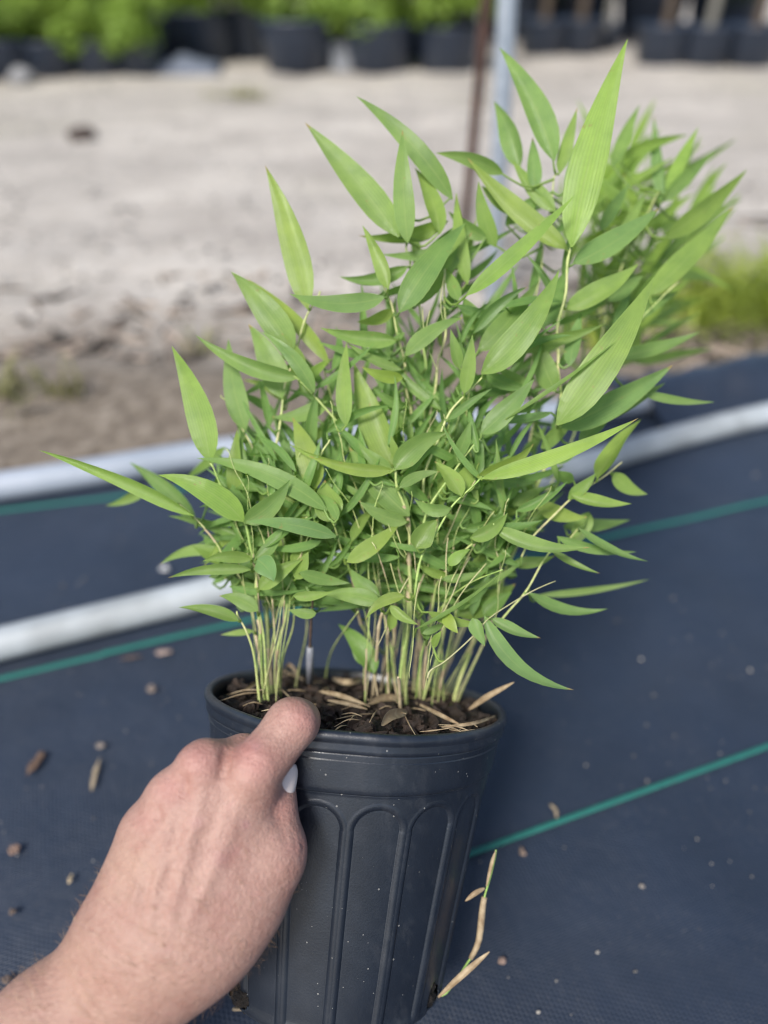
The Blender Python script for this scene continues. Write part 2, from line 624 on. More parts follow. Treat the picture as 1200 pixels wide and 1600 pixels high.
# ------------------------------------------------------------------ stakes
def stake(name, top_px, bot_px, rad, mat, label, ribs=False):
    base = G(*bot_px)
    dirx = (top_px[0] - 600) / F
    # upright: find the lean so that its top passes through the given pixel
    r = ray(*top_px)
    t = base.y / r.y
    top = CAMP + r * t
    dv = (top - base)
    tip = base + dv * 2.6
    n = 160 if ribs else 24
    pts = [base + Vector((0, 0, -.1)) + (tip - base) * (i / n) for i in range(n + 1)]
    rads = [rad * (1.12 if (ribs and i % 2) else 1.0) for i in range(n + 1)]
    V, Fc, UV = tube(pts, rads, 16)
    o = mesh_obj(name, V, Fc, mat, None, base, uvs=UV)
    tag(o, label, 'stake' if ribs else 'pole')
stake('rebar_stake', (757, 0), (716, 430), .0080, M['rust'], 'thin rusty brown steel stake standing left of the silver pole', True)
stake('steel_pole', (797, 0), (772, 470), .0135, M['galv'], 'silver galvanised steel pole standing upright behind the bamboo')

# ------------------------------------------------------------------ stones, clods, weeds
def rock_variant(seed, sub=1, flat=.7):
    bm = bmesh.new()
    bmesh.ops.create_icosphere(bm, subdivisions=sub, radius=1)
    rr = random.Random(seed)
    off = Vector((rr.uniform(0, 50), rr.uniform(0, 50), 0))
    for v in bm.verts:
        k = 1 + .35 * noise.noise(v.co * 1.3 + off)
        v.co = Vector((v.co.x * k, v.co.y * k * .8, v.co.z * k * flat))
    V = np.array([v.co[:] for v in bm.verts])
    Fc = [tuple(v.index for v in f.verts) for f in bm.faces]
    bm.free()
    return V, Fc
ROCKS = [rock_variant(i) for i in range(6)]

def scatter_rocks(name, items, mat):
    Vs, Fs, Cs = [], [], []
    n = 0
    for (p, s, c, st) in items:
        V, Fc = random.choice(ROCKS)
        a = random.uniform(0, 6.28)
        ca, sa = math.cos(a), math.sin(a)
        W = V * (s * st[0], s * st[1], s * st[2])
        W = np.stack([W[:, 0] * ca - W[:, 1] * sa, W[:, 0] * sa + W[:, 1] * ca, W[:, 2]], 1) + np.array(p)
        Vs.append(W)
        Fs += [tuple(i + n for i in f) for f in Fc]
        Cs.append(np.tile(np.array(c), (len(V), 1)))
        n += len(V)
    return mesh_obj(name, np.concatenate(Vs), Fs, mat, smooth=False, cols=np.concatenate(Cs))

def ground_z(x, y):
    e = cloth_edge_y(max(-4, min(4, x)))
    d = y - e
    if d <= 0: return -.014
    k = min(1, d / .06)
    amp = .022 if d < 1.2 else .016
    return -.014 + k * (.012 + amp * noise.fractal(Vector((x * 7, y * 7, 0)), 1.0, 2.0, 4)) + k * .018 * math.exp(-((d - .16) / .16) ** 2)

def gravel():
    it = []
    rr = random.Random(3)
    for i in range(5200):
        y = 1.0 + 3.6 * rr.random() ** 1.6
        x = rr.uniform(-1.0, 1.0) * (.5 + y * .75)
        e = cloth_edge_y(max(-4, min(4, x)))
        d = y - e
        if d < .03: continue
        near = d < .45 + .3 * rr.random()
        s = rr.uniform(.003, .010) * (1.3 if rr.random() < .08 else 1)
        if near:
            s *= 1.35
            v = rr.choice([.03, .05, .10, .18, .3, .42])
            c = (v, v * .8, v * .64)
            st = (rr.choice([1, 1.5, 2.4, 5]), .6, .5)
        else:
            v = rr.uniform(.2, .6)
            c = (v, v * .94, v * .87)
            st = (1, 1, .6)
        it.append(((x, y, ground_z(x, y) + s * .15), s, c, st))
    o = scatter_rocks('gravel', it, M['stone'])
    o['kind'] = 'stuff'
    o['label'] = 'loose gravel and soil crumbs on the sandy yard'
gravel()
# single stones that can be told apart on the yard
for (px, py, s, c, lab) in ((130, 218, .042, (.07, .052, .045), 'dark brown clod lying alone on the pale sandy yard'),
                            (35, 128, .06, (.30, .30, .31), 'pale stone on the yard before the leftmost far pots')):
    g = G(px, py)
    V, Fc = rock_variant(int(px), 2, .6)
    o = mesh_obj('stone', [Vector(v) * s + g + Vector((0, 0, s * .3)) for v in V], Fc, M['stone'], None, g, cols=[c] * len(V))
    tag(o, lab, 'stone')

M['dry_grass'] = foliage_mat('dry_grass', (.15, .14, .06), (.34, .33, .15))
def blade_cluster(n, h, spread, seed, wd=.004):
    rr = random.Random(seed)
    V, Fc, C = [], [], []
    for i in range(n):
        a = rr.uniform(0, 6.28)
        b0 = Vector((rr.gauss(0, spread * .35), rr.gauss(0, spread * .35), -.01))
        L = h * rr.uniform(.5, 1.1)
        out = Vector((math.cos(a), math.sin(a), 0)) * spread * rr.uniform(.3, 1.3)
        s = Vector((-math.sin(a), math.cos(a), 0)) * wd * rr.uniform(.6, 1.4)
        c = rr.random()
        k0 = len(V)
        for j in range(4):
            t = j / 3
            p = b0 + out * t * t + Vector((0, 0, L * (t - .25 * t * t)))
            ww = (1 - t) ** .7 * (1 if j else .6)
            V += [p + s * ww, p - s * ww]
            C += [(c, c, c)] * 2
        for j in range(3):
            Fc.append((k0 + j * 2, k0 + j * 2 + 1, k0 + j * 2 + 3, k0 + j * 2 + 2))
    return V, Fc, C
weeds = [(1165, 500, 260, .13, .15, 'bright yellow-green weed clump in the soil right of the bamboo'),
         (1060, 520, 120, .07, .10, 'low green weeds in the soil just behind the bamboo leaves at right'),
         (940, 545, 90, .05, .08, 'low weeds half hidden behind the right side of the bamboo'),
         (30, 640, 26, .075, .05, 'sparse green grass sprig in the soil at the left picture edge'),
         (105, 630, 14, .07, .035, 'thin grass sprig in the soil behind the left pipe'),
         (310, 545, 14, .07, .04, 'thin grass sprig behind the upper left bamboo leaves'),
         (375, 150, 60, .06, .14, 'faint green weeds on the yard before the far pots')]
for i, (px, py, n, h, sp, lab) in enumerate(weeds):
    g = G(px, py)
    V, Fc, C = blade_cluster(n, h, sp, 50 + i)
    z = ground_z(g.x, g.y)
    o = mesh_obj('weed_tuft', [v + Vector((g.x, g.y, z)) for v in V], Fc, M['dry_grass' if px < 400 else 'grass'], None, (g.x, g.y, z), cols=C)
    tag(o, lab, 'weed', 'weeds in the soil')

# ------------------------------------------------------------------ debris on the cloth
def cloth_grains():
    rr = random.Random(11)
    it = []
    for i in range(1500):
        y = rr.uniform(.12, 1.0)
        x = rr.uniform(-.55, .65)
        if noise.noise(Vector((x * 6, y * 6, 4))) < rr.uniform(-.5, .3): continue
        if y > cloth_edge_y(x) - .05: continue
        s = rr.uniform(.0004, .0010) if rr.random() < .9 else rr.uniform(.001, .0018)
        v = rr.uniform(.12, .5)
        it.append(((x, y, .001 + s * .4), s, (v, v * .92, v * .82), (1, 1, .8)))
    o = scatter_rocks('sand_grains', it, M['stone'])
    o['kind'] = 'stuff'
    o['label'] = 'scattered sand grains on the black ground cloth'
cloth_grains()

def chip(name, px, py, lpx, wpx, ang, color, label, curve=0.0, thick=.35):
    """flat chip or straw; ang is its direction in the picture, degrees from +x, up positive"""
    c = G(px, py, .003)
    e = G(px + 10 * math.cos(R(ang)), py - 10 * math.sin(R(ang)), .003)
    d = (e - c)
    k = d.length / 10
    d.normalize()
    s = Vector((-d.y, d.x, 0))
    lpx, wpx = lpx * .85, wpx * .85
    L, W = lpx * k, wpx * (c - CAMP).dot(FWD) / F
    n = 7
    V, Fc, C = [], [], []
    for i in range(n + 1):
        t = i / n
        ww = W / 2 * (1 - abs(2 * t - 1) ** 3 * .75) * (1 + .25 * noise.noise(Vector((px, i * .9, 0))))
        p = c + d * L * (t - .5) + s * curve * L * (1 - (2 * t - 1) ** 2) + Vector((0, 0, .0012 * noise.noise(Vector((i * .5, py, 0)))))
        for k in range(6):
            a = 2 * math.pi * k / 6
            V.append(p + s * (ww * math.cos(a)) + Vector((0, 0, 1)) * (W * thick * (.6 + .5 * math.sin(a)) * (1 - abs(2 * t - 1) ** 4 * .8)))
            f = 1 + .25 * noise.noise(Vector((px + i, k * 1.7, py)))
            C.append(tuple(x * f for x in color))
    for i in range(n):
        for k in range(6):
            k2 = (k + 1) % 6
            Fc.append((i * 6 + k, i * 6 + k2, (i + 1) * 6 + k2, (i + 1) * 6 + k))
    Fc.append((5, 4, 3, 2, 1, 0))
    Fc.append(tuple(n * 6 + k for k in range(6)))
    for v in V:
        v += Vector((noise.noise(v * 900), noise.noise(v * 900 + Vector((9, 0, 0))), noise.noise(v * 900 + Vector((0, 9, 0))))) * W * .22
    return mesh_obj(name, V, Fc, M['stone'], None, c, cols=C, smooth=False)
BR, TAN, ST = (.13, .08, .055), (.34, .27, .18), (.30, .25, .21)
chips = [('bark_chip', 56, 1193, 54, 17, 52, BR, 'largest brown bark chip on the cloth, left of the forearm', 0),
         ('straw_piece', 150, 1210, 62, 9, 75, TAN, 'pale straw piece on the cloth right of the bark chip', .03),
         ('pebble', 157, 1166, 17, 13, 10, ST, 'small grey pebble just above the pale straw piece', 0),
         ('bark_chip', 23, 1328, 24, 20, 40, (.26, .17, .13), 'small reddish chip near the left picture edge', 0),
         ('straw_piece', 110, 1373, 20, 8, 70, TAN, 'tiny straw bit on the cloth left of the wrist', 0),
         ('bark_chip', 256, 1020, 30, 13, 5, (.36, .27, .23), 'pale chip below the left teal thread', 0),
         ('pebble', 257, 890, 18, 16, 0, (.6, .6, .6), 'white pebble above the white pipe, left of the leaves', 0),
         ('bark_chip', 237, 1078, 13, 16, 60, (.24, .19, .16), 'small chip on the cloth left of the pot rim', 0),
         ('bark_chip', 205, 1028, 40, 8, 8, (.10, .07, .06), 'dark thin chip beside the left teal thread', 0),
         ('pebble', 10, 1531, 20, 14, 0, (.12, .09, .08), 'dark pebble beside the forearm at the left edge', 0),
         ('straw_piece', 864, 1267, 30, 7, 118, TAN, 'curved straw piece touching the right teal thread', -.14),
         ('bark_chip', 816, 1332, 11, 18, 0, (.26, .19, .15), 'small tan chip below the right teal thread', 0),
         ('bark_chip', 785, 1502, 14, 12, 20, (.30, .21, .17), 'small reddish chip right of the broken shoot', 0),
         ('pebble', 1003, 1385, 9, 8, 0, (.34, .30, .26), 'tiny pebble on the open cloth at right', 0),
         ('straw_piece', 122, 1438, 16, 5, 150, (.5, .42, .3), 'tiny pale straw sliver touching the wrist outline', 0),
         ('bark_chip', 20, 1425, 14, 13, 20, (.15, .11, .09), 'small dark chip at the left edge below the reddish one', 0)]
for (nm, px, py, l, wd, an, c, lab, cv) in chips:
    tag(chip(nm, px, py, l, wd, an, c, lab, cv), lab, 'pebble' if nm == 'pebble' else ('straw' if nm == 'straw_piece' else 'bark chip'))

# ------------------------------------------------------------------ far rows of potted shrubs
def leaf_cloud(n, rx, h, seed, size, droop=.0):
    rr = random.Random(seed)
    V, Fc, C = [], [], []
    lobes = [(rr.uniform(-.55, .55) * rx, rr.uniform(-.55, .55) * rx, rr.uniform(.15, .95) * h, rr.uniform(.3, .55) * rx) for _ in range(12)]
    for i in range(n):
        lx, ly, lz, lr = rr.choice(lobes)
        d = Vector((rr.gauss(0, 1), rr.gauss(0, 1), rr.gauss(0, 1))).normalized() * lr * rr.random() ** .4
        p = Vector((lx, ly, lz)) + d
        if p.z < 0: p.z = -p.z * .3
        nrm = (d.normalized() + Vector((rr.gauss(0, .6), rr.gauss(0, .6), rr.gauss(.4, .5)))).normalized()
        a = nrm.cross(Vector((rr.gauss(0, 1), rr.gauss(0, 1), rr.gauss(0, 1)))).normalized()
        b = nrm.cross(a)
        L, W = size * rr.uniform(.7, 1.4), size * rr.uniform(.25, .45)
        k = len(V)
        V += [p - a * L / 2, p + b * W / 2 + nrm * W * .2, p + a * L / 2, p - b * W / 2 + nrm * W * .2]
        Fc += [(k, k + 1, k + 2), (k, k + 2, k + 3)]
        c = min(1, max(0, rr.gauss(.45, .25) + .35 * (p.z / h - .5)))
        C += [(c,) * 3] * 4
    return V, Fc, C

def simple_pot_mesh(rt, rb, h):
    prof = [(0, 0), (rb * .96, 0), (rb, .004), (rt * .95, h - .022), (rt * .955, h - .02), (rt, h - .018), (rt, h), (rt * .96, h), (rt * .93, h - .03), (0, h - .03)]
    n = 28
    V, Fc = [], []
    for (r, z) in prof:
        for k in range(n):
            a = 2 * math.pi * k / n
            V.append(Vector((r * math.cos(a), r * math.sin(a), z)))
    for i in range(len(prof) - 1):
        for k in range(n):
            k2 = (k + 1) % n
            Fc.append((i * n + k, i * n + k2, (i + 1) * n + k2, (i + 1) * n + k))
    return V, Fc

def mesh_data(name, V, Fc, mat, C=None):
    o = mesh_obj(name, V, Fc, mat, cols=C)
    me = o.data
    bpy.data.objects.remove(o)
    return me
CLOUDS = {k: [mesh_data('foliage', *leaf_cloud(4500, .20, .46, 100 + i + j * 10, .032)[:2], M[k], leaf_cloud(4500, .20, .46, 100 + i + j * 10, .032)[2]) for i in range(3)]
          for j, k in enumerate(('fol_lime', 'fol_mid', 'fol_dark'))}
PV, PF = simple_pot_mesh(.135, .105, .20)
POTME = mesh_data('pot', PV, PF, M['farpot'])

def shrub(bx, by, wpx, fol, label, scale_f=1.0, tree=None, hoff=0.0):
    g = G(bx, by)
    z = (g - CAMP).dot(FWD)
    wpx *= 1.22
    s = wpx * z / F / .25
    root = empty('potted_shrub' if tree is None else 'potted_tree', g)
    p = link('pot', POTME, root, g)
    p.scale = (s, s, s * .78)
    top = g + Vector((0, 0, .125 * s))
    if tree is None:
        n = CLOUDS[fol]
        f = link('foliage', n[shrub.i % 3], root, top + Vector((0, 0, hoff - .035)))
        f.rotation_euler = (0, 0, shrub.i * 1.7)
        f.scale = (s * scale_f * 1.25, s * scale_f * 1.25, s * 1.2)
        V, Fc, UV = tube([top + Vector((0, 0, -.02)), top + Vector((.01, 0, .16 * s)), top + Vector((.0, .01, .34 * s))], [.008, .007, .004], 8)
        mesh_obj('stem', V, Fc, M['trunk'], root, top)
    else:
        pts = [top + Vector((0, 0, -.03)), top + Vector((.01, 0, .3)), top + Vector((.015, .01, .75)), top + Vector((0, .01, 1.15))]
        V, Fc, UV = tube(catmull(pts, 14), [.024 - .012 * i / 14 for i in range(15)], 10)
        mesh_obj('trunk', V, Fc, M[tree], root, top)
        f = link('crown', CLOUDS[fol][shrub.i % 3], root, top + Vector((0, 0, .62)))
        f.rotation_euler = (0, 0, shrub.i * 1.7)
        f.scale = (1.6, 1.6, 1.6)
        V, Fc, UV = tube([pts[2], pts[2] + Vector((.1, 0, .22)), pts[2] + Vector((.2, .02, .35))], [.008, .006, .003], 6)
        mesh_obj('limb', V, Fc, M[tree], root, pts[2])
    tag(root, label, 'shrub' if tree is None else 'tree', 'potted nursery plants at the far side of the yard')
    shrub.i += 1
shrub.i = 0
ROW = [(-60, 121, 72, 'fol_lime', 'lime-green potted shrub cut off by the left picture edge'),
       (20, 118, 66, 'fol_mid', 'leftmost far potted shrub, at the picture\'s top left corner'),
       (84, 117, 62, 'fol_lime', 'second far potted shrub from the left'),
       (160, 115, 66, 'fol_lime', 'third far potted shrub from the left'),
       (222, 114, 60, 'fol_lime', 'fourth far potted shrub from the left'),
       (325, 94, 88, 'fol_lime', 'fifth far potted shrub from the left, set further back'),
       (467, 110, 92, 'fol_mid', 'sixth far potted shrub from the left, beside the white tag'),
       (592, 110, 86, 'fol_lime', 'far potted shrub right of the white tag'),
       (697, 109, 78, 'fol_lime', 'far potted shrub just left of the rusty stake')]
for a in ROW: shrub(*a)
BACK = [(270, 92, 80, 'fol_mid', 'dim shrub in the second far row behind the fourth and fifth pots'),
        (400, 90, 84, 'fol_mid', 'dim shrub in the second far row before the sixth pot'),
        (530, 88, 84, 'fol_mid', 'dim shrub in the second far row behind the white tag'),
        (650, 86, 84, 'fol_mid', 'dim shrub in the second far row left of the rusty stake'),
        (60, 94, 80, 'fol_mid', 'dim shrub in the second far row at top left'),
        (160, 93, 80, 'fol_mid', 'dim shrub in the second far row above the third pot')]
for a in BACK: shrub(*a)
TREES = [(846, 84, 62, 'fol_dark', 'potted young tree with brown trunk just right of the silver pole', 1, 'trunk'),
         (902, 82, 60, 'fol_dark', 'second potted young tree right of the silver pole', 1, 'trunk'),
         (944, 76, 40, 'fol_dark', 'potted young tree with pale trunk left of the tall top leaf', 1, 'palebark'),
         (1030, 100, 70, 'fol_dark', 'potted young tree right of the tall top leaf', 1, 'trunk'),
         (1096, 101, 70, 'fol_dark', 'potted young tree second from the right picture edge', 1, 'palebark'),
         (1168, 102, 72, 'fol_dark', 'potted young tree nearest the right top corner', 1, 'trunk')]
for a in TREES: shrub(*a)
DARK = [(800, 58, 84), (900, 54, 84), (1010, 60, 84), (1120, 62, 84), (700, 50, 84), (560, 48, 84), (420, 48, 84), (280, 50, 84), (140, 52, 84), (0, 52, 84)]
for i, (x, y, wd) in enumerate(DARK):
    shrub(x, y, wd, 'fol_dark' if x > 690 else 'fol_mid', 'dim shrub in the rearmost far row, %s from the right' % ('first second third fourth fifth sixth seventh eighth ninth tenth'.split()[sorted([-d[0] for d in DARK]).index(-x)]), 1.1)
# white plant tag standing by the pots
g = G(534, 112)
bm = bmesh.new()
bmesh.ops.create_cube(bm, size=1)
for v in bm.verts: v.co = Vector((v.co.x * .085, v.co.y * .004, (v.co.z + .5) * .115))
bmesh.ops.bevel(bm, geom=bm.edges[:], offset=.0015, segments=2)
me = bpy.data.meshes.new('plant_tag')
bm.to_mesh(me); bm.free()
me.materials.append(M['tagwhite'])
o = link('plant_tag', me, None, g)
o.rotation_euler = (R(-12), 0, R(6))
tag(o, 'small pale tag standing between two far black pots', 'tag')
# grey pot tray / folded cloth on the ground by the far pots
g = G(292, 112)
V, Fc = [], []
for j in range(9):
    for i in range(17):
        x = (i / 16 - .5) * .30
        y = (j / 8 - .5) * .16
        V.append(Vector((g.x + x, g.y + y, .02 + .05 * max(0, 1 - abs(x) / .17) * (1 - abs(y) / .1) + .012 * noise.noise(Vector((i * .5, j * .6, 2))))))
for j in range(8):
    for i in range(16):
        k = j * 17 + i
        Fc.append((k, k + 1, k + 18, k + 17))
bot = [Vector((v.x, v.y, -.01)) for v in V]
n0 = len(V)
V += bot
edge = [i for i in range(17)] + [17 * j + 16 for j in range(1, 9)] + [17 * 8 + i for i in range(15, -1, -1)] + [17 * j for j in range(7, 0, -1)]
for a, b in zip(edge, edge[1:] + edge[:1]): Fc.append((a, a + n0, b + n0, b))
o = mesh_obj('cloth_bundle', V, Fc, simple_mat('grey_cloth', (.09, .11, .15), (.16, .18, .23), 30, .7, .4, .004), None, g)
tag(o, 'crumpled blue-grey cloth bundle on the yard before the fifth far pot', 'cloth')

# ================================================================== NURSERY POT
pot = empty('nursery_pot', POT_C - AX * POT_H)
tag(pot, 'black plastic fluted nursery pot tilted back and held by the hand', 'pot')
N_FL = 16
FL_PH = R(12.0)
FL_HALF = R(9.5)
TH_F = R(-24)          # where the hand grips (refined below)
def body_r(h):
    prof = [(.0, .0785), (.0095, .0785), (.0275, .0760), (.0283, .0748), (.0300, .0741), (.1440, .0600), (.1480, .0593), (.1500, .0578)]
    for (h0, r0), (h1, r1) in zip(prof, prof[1:]):
        if h0 <= h <= h1:
            return r0 + (r1 - r0) * (h - h0) / (h1 - h0)
    return prof[-1][1]
def sstep(a, b, x):
    t = max(0.0, min(1.0, (x - a) / (b - a)))
    return t * t * (3 - 2 * t)
HOLES = [(R(-50), .1425, .0085), (R(62), .1440, .0075), (R(170), .143, .008), (R(-120), .143, .008), (R(115), .143, .008)]
def squeeze(th, h):
    d = (th - TH_F + math.pi) % (2 * math.pi) - math.pi
    k = math.exp(-(d / R(13)) ** 2) * math.exp(-h / .045)
    return .0030 * k - .0012 * math.exp(-((d - R(24)) / R(9)) ** 2) * math.exp(-h / .05)

def build_pot():
    nth = 16 * 44
    hs = [0.0095 + i * .0012 for i in range(15)] + [.0276, .0280, .0283, .0287, .0292, .0297, .0303, .031]
    h = .0316
    while h < .1435:
        hs.append(h); h += .0007 if h < .052 else .0022
    hs += [.1440, .1455, .1470, .1480, .1487, .1493, .1497, .1500]
    V, Fc = [], []
    idx = {}
    per = 2 * math.pi / N_FL
    for j, h in enumerate(hs):
        for i in range(nth):
            th = 2 * math.pi * i / nth - math.pi
            r = body_r(h)
            d = ((th - FL_PH + per / 2) % per) - per / 2
            # stadium-shaped recess, round at the top
            x = d * r
            hw = FL_HALF * .0735
            hwl = FL_HALF * r
            top = .0348
            yy = h - (top + hw)
            if yy < 0:
                sd_ = math.hypot(x, yy * 1.0) - hw
            else:
                sd_ = abs(x) - hwl
            dep = sstep(.0006, -.0010, sd_) * .0013
            # thin bead round each recess
            bead = math.exp(-((sd_ - .0011) / .0006) ** 2) * .00035 if h > .031 else 0
            fade = 1 - sstep(.143, .148, h)
            r = r + (-dep + bead) * fade + squeeze(th, h)
            # slight wobble of thin plastic
            r += .0004 * noise.noise(Vector((math.cos(th) * 2, math.sin(th) * 2, h * 20)))
            V.append(pot_pt(th, r, h))
    for j in range(len(hs) - 1):
        for i in range(nth):
            i2 = (i + 1) % nth
            th = 2 * math.pi * (i + .5) / nth - math.pi
            hh = (hs[j] + hs[j + 1]) / 2
            cut = False
            for (ht, hh0, hr) in HOLES:
                dd = (th - ht + math.pi) % (2 * math.pi) - math.pi
                q = math.hypot(dd * .06 / 1.0, (hh - hh0) * .9)
                if q < hr * (1 + .18 * math.sin(3 * math.atan2(hh - hh0, dd * .06) + 1)): cut = True
            if cut: continue
            Fc.append((j * nth + i, j * nth + i2, (j + 1) * nth + i2, (j + 1) * nth + i))
    # base plate
    nb = len(V)
    V.append(POT_C - AX * (POT_H - .002))
    last = (len(hs) - 1) * nth
    for i in range(nth):
        Fc.append((last + i, last + (i + 1) % nth, nb))
    o = mesh_obj('wall', V, Fc, M['pot'], pot, POT_C - AX * POT_H)
    sm = o.modifiers.new('thickness', 'SOLIDIFY')
    sm.thickness = .0012
    sm.offset = -1
    # rolled rim
    prof = [(.0795, .0135), (.0775, .0085), (.0782, .0015), (.0790, .0), (.0803, -.0006), (.0816, -.0003), (.0824, .0008), (.0827, .0022),
            (.0823, .0038), (.0813, .0046), (.0811, .0054), (.0813, .0076), (.0810, .0092), (.0800, .0098), (.0786, .0100), (.0768, .0108)]
    V, Fc = [], []
    n = 360
    for (r, h) in prof:
        for i in range(n):
            th = 2 * math.pi * i / n - math.pi
            V.append(pot_pt(th, r + squeeze(th, h), h))
    for j in range(len(prof) - 1):
        for i in range(n):
            i2 = (i + 1) % n
            Fc.append((j * n + i, j * n + i2, (j + 1) * n + i2, (j + 1) * n + i))
    mesh_obj('rim', V, Fc, M['pot'], pot, POT_C)
    # soil plugs that show in the drainage holes
    for (ht, hh, hr) in HOLES:
        c = pot_pt(ht, body_r(hh) - .0105, hh)
        bm = bmesh.new()
        bmesh.ops.create_icosphere(bm, subdivisions=4, radius=hr * 1.35)
        for v in bm.verts:
            v.co *= 1 + .28 * noise.fractal(v.co * 320 + Vector((ht, 0, 0)), 1, 2, 3)
        VV = [v.co + c for v in bm.verts]
        FF = [tuple(v.index for v in f.verts) for f in bm.faces]
        bm.free()
        ob = mesh_obj('drainage_hole', VV, FF, M['soil'], pot, c)
        ob['label'] = 'drainage hole packed with dark soil'
    # pale root hanging from the left hole
    d = .418
    pts = catmull([P(392, 1560, d + .004), P(372, 1574, d - .006), P(366, 1577, d - .008), P(385, 1579, d - .010), P(402, 1591, d - .009)], 24)
    V, Fc, UV = tube(pts, [.0004 + .0006 * math.sin(math.pi * min(1, i / 20 + .1)) for i in range(25)], 8)
    mesh_obj('root', V, Fc, M['straw'], pot, pts[0])
build_pot()

# ------------------------------------------------------------------ potting soil
def build_soil():
    V, Fc = [], []
    nr, nt_ = 46, 140
    for j in range(nr + 1):
        r = .0772 * j / nr
        for i in range(nt_):
            th = 2 * math.pi * i / nt_
            p = pot_pt(th, r, SOIL_H)
            h = .0035 * noise.fractal(Vector((p.x, p.y, p.z)) * 90, 1, 2, 5) + .003 * math.exp(-(r / .05) ** 2)
            V.append(p + AX * h)
    for j in range(nr):
        for i in range(nt_):
            i2 = (i + 1) % nt_
            Fc.append((j * nt_ + i, (j + 1) * nt_ + i, (j + 1) * nt_ + i2, j * nt_ + i2))
    o = mesh_obj('potting_soil', V, Fc, M['soil'], None, POT_C - AX * SOIL_H)
    tag(o, 'dark bark-rich potting soil filling the black pot', 'soil')
    rr = random.Random(5)
    # bark chips, each its own piece
    metas = []
    for s in range(8):
        bm = bmesh.new()
        bmesh.ops.create_cube(bm, size=1)
        bmesh.ops.subdivide_edges(bm, edges=bm.edges[:], cuts=1, use_grid_fill=True)
        q = random.Random(s)
        sx, sy, sz = q.uniform(.0045, .0085), q.uniform(.0025, .0045), q.uniform(.0010, .0022)
        for v in bm.verts:
            v.co = Vector((v.co.x * sx, v.co.y * sy, v.co.z * sz))
            v.co += Vector((q.gauss(0, .0006), q.gauss(0, .0005), q.gauss(0, .0003)))
        me = bpy.data.meshes.new('bark_chip')
        bm.to_mesh(me); bm.free()
        me.materials.append(M['bark'])
        metas.append(me)
    from mathutils import Matrix
    frame = Matrix((ER, EF, AX)).transposed()
    for i in range(290):
        r = .0755 * math.sqrt(rr.random())
        th = rr.uniform(0, 6.28)
        p = pot_pt(th, r, SOIL_H - .0012 - .003 * rr.random() - .003 * math.exp(-(r / .05) ** 2))
        c = link('bark_chip', rr.choice(metas), o, p)
        from mathutils import Euler
        m3 = frame @ Euler((rr.gauss(0, .45), rr.gauss(0, .45), rr.uniform(0, 6.28))).to_matrix()
        c.rotation_euler = m3.to_euler()
        k = rr.uniform(.55, 1.25)
        c.scale = (k, k, k)
        v = rr.uniform(.5, 1.5)
    # crumbs: too small to pick apart
    Vs, Fs = [], []
    base, bf = ROCKS[0][0], ROCKS[0][1]
    n = 0
    fm = np.array(frame)
    for i in range(1500):
        r = .076 * math.sqrt(rr.random())
        th = rr.uniform(0, 6.28)
        p = pot_pt(th, r, SOIL_H - .0016 * rr.random() - .003 * math.exp(-(r / .05) ** 2))
        s = rr.uniform(.0006, .0018)
        W = (ROCKS[i % 6][0] * (s * rr.uniform(.7, 1.8), s, s)) @ fm.T + np.array(p)
        Vs.append(W)
        Fs += [tuple(k + n for k in f) for f in ROCKS[i % 6][1]]
        n += len(W)
    oc = mesh_obj('soil_crumbs', np.concatenate(Vs), Fs, M['bark'], o, POT_C - AX * SOIL_H, smooth=False)
    oc['kind'] = 'stuff'
    # small dry straw bits in the soil
    for i in range(40):
        r = .072 * math.sqrt(rr.random())
        th = rr.uniform(-2.6, 2.6)
        c = pot_pt(th, r, SOIL_H - .0055 - .003 * rr.random())
        a = rr.uniform(0, 3.14)
        d = (ER * math.cos(a) + EF * math.sin(a)) + AX * rr.gauss(0, .12)
        L = rr.uniform(.010, .032)
        q = [c - d * L / 2, c + AX * rr.uniform(-.001, .002), c + d * L / 2]
        for k in range(3):   # keep inside the rim
            e, f, g_ = pot_local(q[k])
            rr_ = math.hypot(e, f)
            if rr_ > .0765: q[k] = q[k] - (ER * e + EF * f) * (1 - .0765 / rr_)
        pts = catmull(q, 6)
        V, Fc, UV = tube(pts, [(.0003 + .0003 * rr.random()) * (1 - .6 * abs(k / 3 - 1)) for k in range(7)], 5)
        mesh_obj('straw', V, Fc, M['straw'], o, c)
build_soil()

# ================================================================== BAMBOO
PLANE_O = POT_C + EF * .028     # the clump leans a little towards the photographer
PLANE_N = FWD.copy()
def plane_d(px, py):
    # depth of the plane through the rim centre spanned by the pot axis and the picture's right
    n = RIGHT.cross(AX).normalized()
    r = ray(px, py)
    return (PLANE_O - CAMP).dot(n) / r.dot(n)
def unq(o):      # inverse of the squeeze that Q applies
    return o / .75 if o < .04125 else o + .01375
def Q(px, py, off):
    off = off * .75 if off < .055 else off - .01375
    return P(px, py, plane_d(px, py) + off)

plant = empty('bamboo_plant', POT_C - AX * SOIL_H)
tag(plant, 'young green bamboo clump with many narrow leaves growing in the pot', 'plant')

